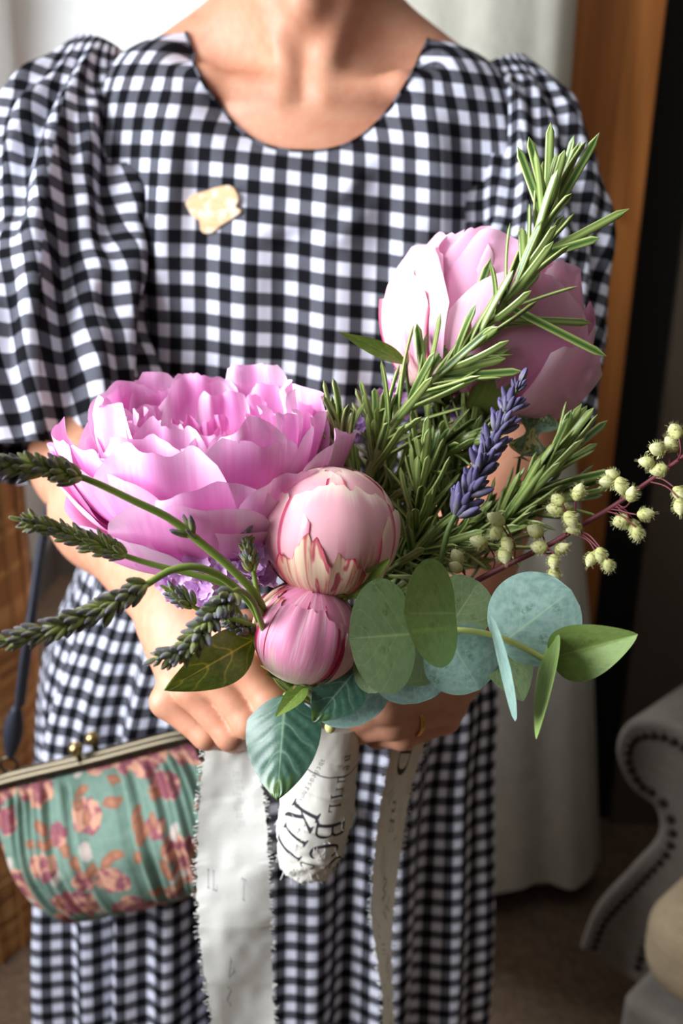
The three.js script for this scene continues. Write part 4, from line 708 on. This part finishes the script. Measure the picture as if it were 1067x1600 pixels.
function lavender(label, spike, stem, o) {
  const { whorls, per = 8, len = 0.0085, mats, seed, fat = 1, spread = 0.75, gap = 0.22, stemMat = greenStem, extra = null, sr = 0.0015 } = o, rg = rng(seed), c = new THREE.CatmullRomCurve3(pts(spike), false, 'centripetal'), base = P(...spike[spike.length - 1]);
  const t = thing('lavender_sprig', label, 'sprig', base, BG);
  wpart(t, 'stem', tube(pts([...spike, ...stem]), (u) => sr * (0.6 + 0.4 * Math.min(1, u * 3)), 60, 8), stemMat);
  const whorl = (p, T, n, L) => {
    const n0 = V(0.3, 0.2, 0.9).addScaledVector(T, -V(0.3, 0.2, 0.9).dot(T)).normalize(), b0 = T.clone().cross(n0), ph = rg() * 6;
    for (let k = 0; k < n; k++) {
      const a = ph + k / n * 6.283 + 0.3 * (rg() - 0.5), row = (k % 3) - 1, side = n0.clone().multiplyScalar(Math.cos(a)).addScaledVector(b0, Math.sin(a)), sp0 = spread * (0.6 + 0.6 * rg()), d = T.clone().multiplyScalar(Math.cos(sp0)).addScaledVector(side, Math.sin(sp0));
      const m = part(t, 'calyx', calyx[Math.floor(rg() * 3)], mats[Math.floor(rg() * mats.length)]), s = L / 0.0095 * (0.8 + 0.4 * rg());
      m.position.copy(p).addScaledVector(side, 0.0011).addScaledVector(T, row * L * gap).sub(t.position); m.quaternion.copy(orient(d, side.clone().multiplyScalar(-1))); m.scale.set(s * fat, s, s * fat);
    }
  };
  for (let i = 0; i < whorls; i++) { const u = (i + 0.3) / whorls, k = u < 0.12 ? 0.55 : 1; whorl(c.getPointAt(u), c.getTangentAt(u).negate(), Math.round(per * (u < 0.12 ? 0.7 : 1)), len * k * (0.85 + 0.25 * u)); }
  if (extra) { const e = P(...extra); const cc = new THREE.CatmullRomCurve3(pts([...spike, ...stem]), false, 'centripetal'); let bu = 0, bd = 9; for (let i = 0; i <= 200; i++) { const q = cc.getPointAt(i / 200).distanceTo(e); if (q < bd) { bd = q; bu = i / 200; } } whorl(cc.getPointAt(bu), cc.getTangentAt(bu).negate(), 6, len); }
  const tip = P(...spike[0]), m = part(t, 'calyx', calyx[0], mats[0]); m.position.copy(tip).sub(t.position); m.quaternion.copy(orient(c.getTangentAt(0).negate(), V(0, 0, 1))); m.scale.setScalar(len / 0.0095 * 0.8);
  return t;
}
lavender('deep purple lavender spike in front of the rosemary', [[812, 598, .505], [770, 690, .5], [735, 765, .497], [703, 822, .497]], [[680, 900, .51], [600, 1010, .55], HANDLE_TOP], { whorls: 7, per: 19, len: 0.0108, mats: [calPurple, calDeep, calDeep], seed: 201, fat: 0.82, spread: 0.74, gap: 0.2, stemMat: darkStem });
lavender('faded lavender stem crossing in front of the open peony', [[-25, 728, .402], [20, 728, .412], [80, 734, .422], [134, 748, .432]], [[210, 783, .442], [265, 810, .45], [310, 845, .457], [365, 892, .466], [405, 938, .476], [430, 1030, .53], HANDLE_TOP], { whorls: 7, per: 11, len: 0.0088, fat: 0.8, mats: [calGreen, calDusk], seed: 202, spread: 0.62, extra: [302, 836, .456], sr: 0.0019 });
lavender('green lavender spike with a pale tip in front of the forearm', [[34, 813, .425], [90, 828, .433], [150, 850, .44], [203, 871, .447]], [[250, 885, .452], [300, 897, .457], [350, 913, .463], [405, 955, .478], [435, 1040, .53], HANDLE_TOP], { whorls: 10, per: 10, len: 0.0072, fat: 0.8, mats: [calGreen, calGreen, calDusk], seed: 203, spread: 0.62, sr: 0.0016 });
lavender('drooping faded lavender spike bent down over the wrist', [[-2, 1004, .392], [60, 990, .4], [130, 965, .41], [190, 935, .42], [238, 908, .43]], [[262, 893, .435], [300, 885, .44], [340, 898, .448], [385, 935, .462], [425, 1010, .52], HANDLE_TOP], { whorls: 9, per: 11, len: 0.0088, fat: 0.8, mats: [calGreen, calDusk, calDusk], seed: 204, spread: 0.55, sr: 0.0018 });
lavender('blurred grey lavender spike bent towards the dark peony leaf', [[244, 1030, .418], [290, 1012, .424], [322, 975, .43], [345, 945, .437], [368, 922, .445]], [[392, 935, .458], [412, 985, .48], [436, 1060, .54], HANDLE_TOP], { whorls: 8, per: 12, len: 0.0078, mats: [calGrey, calGrey, calGreen], seed: 205, spread: 0.75 });
lavender('small upright grey-green lavender spike beside the larger bud', [[380, 806, .476], [386, 850, .478], [396, 895, .48]], [[403, 930, .483], [420, 1010, .52], HANDLE_TOP], { whorls: 9, per: 9, len: 0.0056, mats: [calGrey, calGreen], seed: 206, spread: 0.6 });
lavender('tiny green lavender spike over the lilac statice', [[263, 922, .462], [285, 935, .464], [305, 950, .466]], [[350, 962, .472], [405, 985, .49], [440, 1060, .54], HANDLE_TOP], { whorls: 5, per: 8, len: 0.006, mats: [calGreen, calGrey], seed: 207, spread: 0.6 });
lavender('short dark lavender spike tucked beside the smaller bud', [[352, 968, .478], [372, 975, .482], [395, 990, .488]], [[415, 1020, .51], [440, 1070, .55], HANDLE_TOP], { whorls: 5, per: 9, len: 0.006, mats: [calDusk, calGrey], seed: 208, spread: 0.65 });

// ---- coral bells
{
  const red = std({ color: col(104, 44, 52), roughness: 0.6 }), bellT = tex(32, 64, (u, v) => mix3(mix3(rgb(188, 190, 118), rgb(222, 220, 170), smooth(0.2, 0.9, v)), rgb(150, 96, 84), smooth(0.14, 0.0, v) * 0.7)), bellM = std({ map: bellT, roughness: 0.7, transmission: 0.15, thickness: 0, sheen: 0.8 });
  const list = [[728, 918, .53], [790, 884, .522], [860, 850, .515], [910, 820, .512], [960, 790, .508], [1010, 755, .505], [1067, 714, .5], [1100, 690, .498]], c = new THREE.CatmullRomCurve3(pts(list), false, 'centripetal');
  const t = thing('coral_bells_stem', 'dark red coral bells stem with fuzzy cream flowers above the eucalyptus', 'flower', P(728, 918, .53), BG), rg = rng(66);
  wpart(t, 'stem', tube(pts([HANDLE_TOP, [610, 1010, .565], ...list]), (u) => 0.0021 - 0.001 * u, 70, 8), red);
  const hairs = [new THREE.SphereGeometry(1, 12, 10).scale(0.34, 0.5, 0.34).translate(0, 0.5, 0)];
  { const p = hairs[0].attributes.position; for (let i = 0; i < p.count; i++) { const y = p.getY(i), a = Math.atan2(p.getX(i), p.getZ(i)), k = y > 0.6 ? 1 - 0.3 * smooth(0.6, 1, y) + 0.1 * Math.cos(5 * a) : 1 + 0.05 * Math.cos(5 * a); p.setX(i, p.getX(i) * k); p.setZ(i, p.getZ(i) * k); } hairs[0].computeVertexNormals(); }
  for (let i = 0; i < 64; i++) { const y = 0.12 + 0.75 * rg(), a = rg() * 6.28, r = 0.34 * Math.sqrt(1 - ((y - 0.5) / 0.5) ** 2), d = V(Math.cos(a), 0.5, Math.sin(a)), b = V(Math.cos(a) * r, y, Math.sin(a) * r), h = new THREE.ConeGeometry(0.016, 0.22, 3).translate(0, 0.11, 0); h.applyQuaternion(orient(d, V(0, 0, 1))); h.translate(b.x, b.y, b.z); hairs.push(h.toNonIndexed ? h : h); }
  for (let i = 0; i < 3; i++) { const h = new THREE.ConeGeometry(0.012, 0.3, 4).translate(0, 0.15, 0); h.translate((i - 1) * 0.06, 0.95, 0); hairs.push(h); }
  const bell = mergeGeometries(hairs);
  const B = [[775, 811, -60], [776, 832, -150], [792, 851, 160], [788, 868, 170], [748, 847, -70], [714, 870, -30], [712, 886, -60], [836, 830, -60], [842, 855, -80], [865, 878, 180], [866, 899, 175], [871, 781, -50], [867, 795, -80], [884, 796, -70], [892, 812, 150], [897, 825, -110], [904, 769, 20], [878, 857, 60], [924, 874, -150], [938, 868, 175], [951, 884, 165], [957, 742, -60], [949, 753, -90], [970, 759, 170], [987, 772, 10], [970, 814, -110], [989, 823, 175], [996, 834, 165], [1009, 803, 85], [1010, 722, -80], [1029, 734, -100], [1027, 702, -70], [1049, 694, -40], [1055, 674, -30], [1062, 772, 140], [1062, 792, 175]];
  for (const [x, y, deg] of B) {
    const dep = mix(0.522, 0.5, (x - 700) / 370) - 0.012 + 0.016 * rg(), p = P(x, y, dep), a = deg * Math.PI / 180, L = (25 + 7 * rg()) * dep / F;
    const d = P(x + Math.sin(a) * 20, y - Math.cos(a) * 20, dep - 0.004 + 0.01 * rg()).sub(p).normalize(), b = p.clone().addScaledVector(d, -L / 2);
    const m = part(t, 'bell_flower', bell, bellM); m.position.copy(b).sub(t.position); m.quaternion.copy(orient(d, toCam(p))); m.scale.setScalar(L);
    let bu = 0, bd = 9; for (let i = 0; i <= 120; i++) { const q = c.getPointAt(i / 120).distanceTo(b) + (i / 120) * 0.0; if (q < bd) { bd = q; bu = i / 120; } }
    const root = c.getPointAt(Math.max(0, bu - 0.03 - 0.02 * rg()));
    wpart(t, 'flower_stalk', tube([root, root.clone().lerp(b, 0.6).addScaledVector(d, -L * 0.3), b], 0.00045, 8, 5), red);
  }
}
// ---- statice clusters
{
  const fl = (s) => grid(28, 4, (u, v) => { const a = u * Math.PI * 2, r = v * (1 + 0.14 * Math.cos(5 * a) * v), h = 0.55 * v * v + 0.16 * v * v * Math.sin(a * 9 + s) + 0.1 * v * v * Math.sin(a * 5 + s * 2); return { p: V(Math.cos(a) * r, h, Math.sin(a) * r), uv: [u, v] }; }, true);
  const fg = [fl(1), fl(2.4), fl(4)], inner = [0.55];
  const mk = (a, b) => std({ map: tex(32, 32, (u, v) => mix3(a, b, clamp(v + 0.3 * (noise(u * 20, v * 5) - 0.5)))), roughness: 0.8, transmission: 0.25, thickness: 0 });
  const lilac = mk(rgb(196, 138, 206), rgb(234, 196, 240)), violet = mk(rgb(140, 102, 168), rgb(190, 158, 216));
  const S = [['frilly lilac statice cluster under the open peony', [[275, 895], [268, 920], [300, 880], [305, 912], [285, 938], [340, 880], [345, 905], [320, 935], [375, 862], [390, 880], [372, 890], [385, 905], [355, 925], [405, 900], [400, 862]], .492, 21, lilac, 3, 17],
    ['lilac statice cluster showing left of the longest rosemary sprig', [[608, 640], [598, 626], [618, 610], [628, 592], [612, 655], [635, 640], [622, 625]], .585, 12, lilac, 3, 11],
    ['violet statice cluster under the half-open peony', [[712, 640], [735, 650], [752, 660], [758, 672], [722, 660], [740, 672]], .58, 14, violet, 3, 11],
    ['small violet statice cluster beside the open peony', [[548, 662], [555, 655], [540, 692], [530, 705], [552, 680], [560, 668]], .565, 8, violet, 3, 9]];
  S.forEach(([label, spots, d, size, mat, per, jit], k) => {
    const b = P(spots[0][0], spots[0][1], d), t = thing('statice_cluster', label, 'flower', b, BG), rg = rng(300 + k), low = [mix(spots[0][0], 540, 0.4), mix(spots[0][1], 1118, 0.45), 0.585];
    stemOf(t, P(spots[2][0], spots[2][1], d + 0.012), [low], 0.0012, darkStem);
    for (const [x, y] of spots) for (let i = 0; i < per; i++) {
      const p = P(x + (rg() - 0.5) * jit * 1.6, y + (rg() - 0.5) * jit * 1.6, d - 0.008 + 0.014 * rg()), n = toCam(p).add(V(rg() - 0.5, rg() - 0.2, rg() - 0.5).multiplyScalar(1.5)).normalize();
      const m = part(t, 'floret', fg[Math.floor(rg() * 3)], mat); m.position.copy(p).sub(t.position); m.quaternion.copy(orient(n, V(rg(), rg(), rg()))); m.scale.setScalar(size * (0.6 + 0.4 * rg()) * d / F);
    }
  });
}
// ---- variegated ivy leaf
{
  const ivyT = tex(128, 128, (u, v) => { const n = fbm(u * 5 + 2, v * 5), k = fbm(u * 16, v * 16); let c = mix3(rgb(206, 204, 150), rgb(120, 148, 130), smooth(0.4, 0.5, n)); return mix3(c, rgb(84, 100, 52), smooth(0.56, 0.62, k) * 0.8); });
  const t = thing('ivy_leaf', 'cream and green variegated ivy leaf right of the half-open peony', 'leaf', P(812, 712, .57), BG);
  putLeaf(t, 'blade', [812, 716, .565], [850, 626, .555], 92, 0.55, std({ map: ivyT, roughness: 0.5, transmission: 0.1, thickness: 0 }), { shape: (s) => 0.35 + 0.35 * Math.cos(s * 12.6 - 2.6) * (1 - 0.3 * s) + 0.25 * Math.sin(Math.PI * s) - 0.35 * s ** 6 - 0.5 * (1 - s) ** 12, fold: 0.4, curl: 0.12, wave: 0.05, ns: 32 });
  stemOf(t, P(812, 716, .565), [[795, 800, .575], [700, 950, .6]], 0.0009, darkStem, 'stalk');
}
// ---- pale yellow bud under the eucalyptus leaf
{
  const t = thing('cream_bud', 'tiny pale yellow bud peeping out at the top of the wrapped handle', 'flower', P(515, 1140, .565), BG);
  wpart(t, 'bud', new THREE.SphereGeometry(0.0032, 14, 10).scale(1, 1.15, 1).applyMatrix4(new THREE.Matrix4().setPosition(P(516, 1136, .566))), std({ color: col(218, 212, 140), roughness: 0.6 }));
  wpart(t, 'stalk', tube(pts([[517, 1131, .567], [522, 1112, .58]]), 0.0011, 4, 6), greenStem);
}
// ---- wrapped handle with its printed cloth
function canvasTex(w, h, draw) { const c = document.createElement('canvas'); c.width = w; c.height = h; draw(c.getContext('2d')); const t = new THREE.CanvasTexture(c); t.colorSpace = THREE.SRGBColorSpace; t.wrapS = t.wrapT = THREE.RepeatWrapping; return t; }
function clothBase(x, w, h, a, b, seed) { const rg = rng(seed); x.fillStyle = a; x.fillRect(0, 0, w, h); for (let i = 0; i < 2600; i++) { x.fillStyle = rg() < 0.5 ? b : 'rgba(255,255,255,0.10)'; const l = rg() < 0.5; x.fillRect(rg() * w, rg() * h, l ? 30 * rg() : 1.5, l ? 1.5 : 30 * rg()); } }
function letters(x, s, cx, cy, size, font = 'serif', ink = 'rgba(34,32,40,0.92)', rot = Math.PI / 2) { x.save(); x.translate(cx, cy); x.rotate(rot); x.fillStyle = ink; x.font = `${size}px ${font}`; x.textAlign = 'center'; x.textBaseline = 'middle'; x.fillText(s, 0, 0); x.restore(); }
{
  const map = canvasTex(1024, 1024, (x) => {
    clothBase(x, 1024, 1024, '#d9d4cc', 'rgba(120,110,100,0.10)', 3);
    // the side that faces the camera is the middle of the canvas
    letters(x, 'B', 595, 600, 200); letters(x, 'C', 590, 745, 200); letters(x, 'G', 660, 860, 140); letters(x, 'K', 452, 545, 200, 'serif', 'rgba(34,32,40,0.92)', Math.PI / 2 + 0.25); letters(x, 'I', 432, 680, 190, 'serif', 'rgba(34,32,40,0.92)', Math.PI / 2 + 0.3); letters(x, 'J', 420, 800, 180, 'serif', 'rgba(34,32,40,0.92)', Math.PI / 2 + 0.3); letters(x, 'c', 530, 850, 130);
    letters(x, 'I L', 600, 440, 90); letters(x, 'u r', 620, 330, 80); letters(x, 'n e', 640, 200, 70);
    for (let i = 0; i < 13; i++) letters(x, 'abcdeuvrnmsox'[i], 500 - i * 7, 190 + i * 27, 36);
    for (let i = 0; i < 6; i++) { letters(x, 'LMNPQR'[i], 120 + 40 * (i % 2), 150 + i * 140, 110); letters(x, 'STUVWX'[i], 860 + 40 * (i % 2), 190 + i * 130, 110); }
    x.strokeStyle = 'rgba(40,36,40,0.8)'; x.lineWidth = 7; x.beginPath(); x.moveTo(330, 250); x.quadraticCurveTo(560, 330, 800, 240); x.stroke();
  });
  const a = P(524, 1120, .604), b = P(515, 1160, .61), c = P(496, 1260, .624), d = P(478, 1352, .64);
  const t = thing('wrapped_handle', 'bouquet handle wrapped in torn cream cloth printed with black letters', 'handle', d, 'cloth of the bouquet');
  const rf = toCam(c).negate(), rc = new THREE.CatmullRomCurve3([V(0, 0.0165, 0), V(0.2, 0.0185, 0), V(0.5, 0.0205, 0), V(0.75, 0.0228, 0), V(0.92, 0.021, 0), V(1, 0.0158, 0)]);
  const g = tube([a, b, c, d], (u, phi) => rc.getPoint(u).y * (1 + 0.035 * (fbm(phi * 3 + 10, u * 7) - 0.5) * 2 + 0.05 * Math.max(0, Math.sin(u * 30 + phi * 0.8)) ** 8) + 0.0032 * smooth(0.66, 0.95, u) * (noise(phi * 7, u * 26) - 0.35), 120, 72, rf);
  { const u = g.attributes.uv; const n = 72, rows = u.count / (n + 1); for (let j = 0; j < rows; j++) for (let i = 0; i <= n; i++) u.setXY(j * (n + 1) + i, 1 - i / n, 1 - j / (rows - 1)); }
  const w = wpart(t, 'cloth_wrap', g, std({ map, roughness: 0.95 }));
  const rg = rng(8), fr = [];
  for (let i = 0; i < 260; i++) { const u = i < 170 ? 0.86 + 0.14 * rg() : 0.5 + 0.28 * rg(), phi = rg() * 6.28, p0 = new THREE.CatmullRomCurve3([a, b, c, d]), p = p0.getPointAt(u), T0 = p0.getTangentAt(u), n0 = rf.clone().addScaledVector(T0, -rf.dot(T0)).normalize(), b0 = T0.clone().cross(n0), s = n0.clone().multiplyScalar(Math.cos(phi)).addScaledVector(b0, Math.sin(phi)), R = rc.getPoint(u).y; const q0 = p.addScaledVector(s, R * 0.98); fr.push(tube([q0, q0.clone().addScaledVector(s, 0.0015 * rg()).addScaledVector(T0, 0.003 * (rg() - 0.3)), q0.clone().addScaledVector(s, 0.002 * rg()).addScaledVector(T0, 0.011 * (rg() - 0.25)).addScaledVector(b0, 0.004 * (rg() - 0.5))], 0.00022, 4, 3)); }
  const fm = wpart(t, 'frayed_threads', mergeGeometries(fr), std({ color: col(232, 230, 226), roughness: 1 })); fm.userData.kind = 'stuff';
}
// ---- ribbon tails
function ribbon(label, edges, zTop, zBot, map, seed, fray, mid) {
  // edges: [y, xLeft, xRight, dzLeft, dzRight] from top to bottom in the photograph's pixels; the cloth hangs plumb
  const rg = rng(seed), n = edges.length, at = (v) => { const s = v * (n - 1), i = Math.min(n - 2, Math.floor(s)), k = s - i; return edges[i].map((e, q) => mix(e, edges[i + 1][q], k * k * (3 - 2 * k) * 0.5 + k * 0.5)); };
  const zAt = (v) => mix(zTop, zBot, v);
  const fn = (u, v) => { const [y, xl, xr, dl, dr] = at(v), j = (u < 0.5 ? -1 : 1) * (Math.abs(u - 0.5) > 0.42 ? fray * (noise(v * 160 + (u < 0.5 ? 0 : 50), seed) - 0.5) : 0); return Q(mix(xl, xr, u) + j, y, zAt(v) + mix(dl, dr, u) + 0.004 * Math.sin(u * 3 + v * 11) * (0.3 + v) + 0.0015 * (noise(u * 6, v * 30) - 0.5)); };
  const g = grid(14, 160, (u, v) => ({ p: fn(u, v), uv: [u, 1 - v] }));
  const t = thing('ribbon_tail', label, 'ribbon', fn(0.5, 0), 'cloth of the bouquet'), m = wpart(t, 'ribbon', g, std({ map, roughness: 0.95, transmission: 0.15, thickness: 0 }));
  const th = []; for (let i = 0; i < 420; i++) { const v = rg(), s = rg() < 0.5 ? 0 : 1, p = fn(s, v), o = (s ? 1 : -1), q = p.clone().add(V(o * (0.001 + 0.0025 * rg()), 0.003 * (rg() - 0.5), 0.002 * (rg() - 0.5))); th.push(tube([p, p.clone().lerp(q, 0.5).add(V(0, 0.0008 * (rg() - 0.5), 0)), q], 0.0002, 3, 3)); }
  const f = wpart(t, 'frayed_threads', mergeGeometries(th), std({ color: col(230, 228, 222), roughness: 1 })); f.userData.kind = 'stuff';
  return t;
}
{
  const m1 = canvasTex(512, 1024, (x) => { clothBase(x, 512, 1024, '#dcdad4', 'rgba(130,120,110,0.10)', 6); const ink = 'rgba(90,88,96,0.5)'; for (let i = 0; i < 9; i++) letters(x, 'lorm ensa tuvi'.slice(i, i + 6), 300 + 15 * (i % 3), 220 + 16 * i, 20, 'serif', 'rgba(90,88,96,0.28)', 0); letters(x, 'I L', 110, 480, 60, 'serif', ink, 0.1); letters(x, 'T', 330, 500, 60, 'serif', ink, 0.2); letters(x, 'V', 200, 690, 70, 'serif', ink, 0.9); letters(x, 'Z', 170, 760, 60, 'serif', ink, 0.5); letters(x, 'J f', 210, 930, 70, 'serif', ink, 0.3); });
  const m2 = canvasTex(256, 1024, (x) => { clothBase(x, 256, 1024, '#d2c9b6', 'rgba(110,100,80,0.14)', 9); letters(x, 'X', 190, 60, 100); letters(x, 'D', 120, 160, 130, 'serif', 'rgba(40,38,40,0.9)', Math.PI / 2); for (let i = 0; i < 14; i++) letters(x, ['///', 'nE', '~', '\\\\', 'w', 'VV', '::'][i % 7], 80 + 100 * ((i * 7) % 3) / 2, 260 + 52 * i, 60, 'serif', 'rgba(50,46,44,0.6)', 0.6 + i); });
  const z1 = P(370, 1150, .618).z, z2 = P(640, 1160, .632).z;
  ribbon('wide frayed cream ribbon tail hanging under the hand with the lavender', [[1120, 330, 408, 0, 0], [1165, 320, 402, 0, 0.004], [1250, 312, 412, 0, 0.006], [1350, 306, 420, 0.002, 0.004], [1450, 310, 424, 0.004, 0], [1540, 322, 426, 0.002, 0], [1640, 338, 430, 0, 0.002], [1760, 345, 436, 0, 0]], z1, z1 - 0.01, m1, 51, 5);
  ribbon('narrow twisted cream ribbon tail hanging under the hand with the ring', [[1130, 622, 672, 0, 0], [1172, 612, 660, 0, -0.012], [1240, 597, 640, 0, -0.02], [1320, 586, 628, 0, -0.026], [1420, 579, 614, 0, -0.03], [1490, 588, 612, 0, -0.03], [1560, 598, 614, 0, -0.03], [1640, 598, 616, 0, -0.03], [1740, 600, 620, 0, -0.03]], z2, z2 - 0.01, m2, 52, 3);
}
// pale green button on the dress behind the handle
{
  const t = thing('dress_button', 'pale green oval button on the skirt beside the wrapped handle', 'button', Q(541, 1272, -0.835));
  const g = lathe([[0, 0.004], [0.006, 0.0036], [0.0085, 0.002], [0.009, 0], [0.008, -0.002], [0, -0.003]], 28); g.rotateX(Math.PI / 2); g.scale(1, 2.0, 1); part(t, 'button', g, std({ color: col(170, 190, 186), roughness: 0.35 }));
}
scene.traverse((o) => { if (o.isMesh) { o.castShadow = true; o.receiveShadow = true; } });
renderer.render(scene, camera);
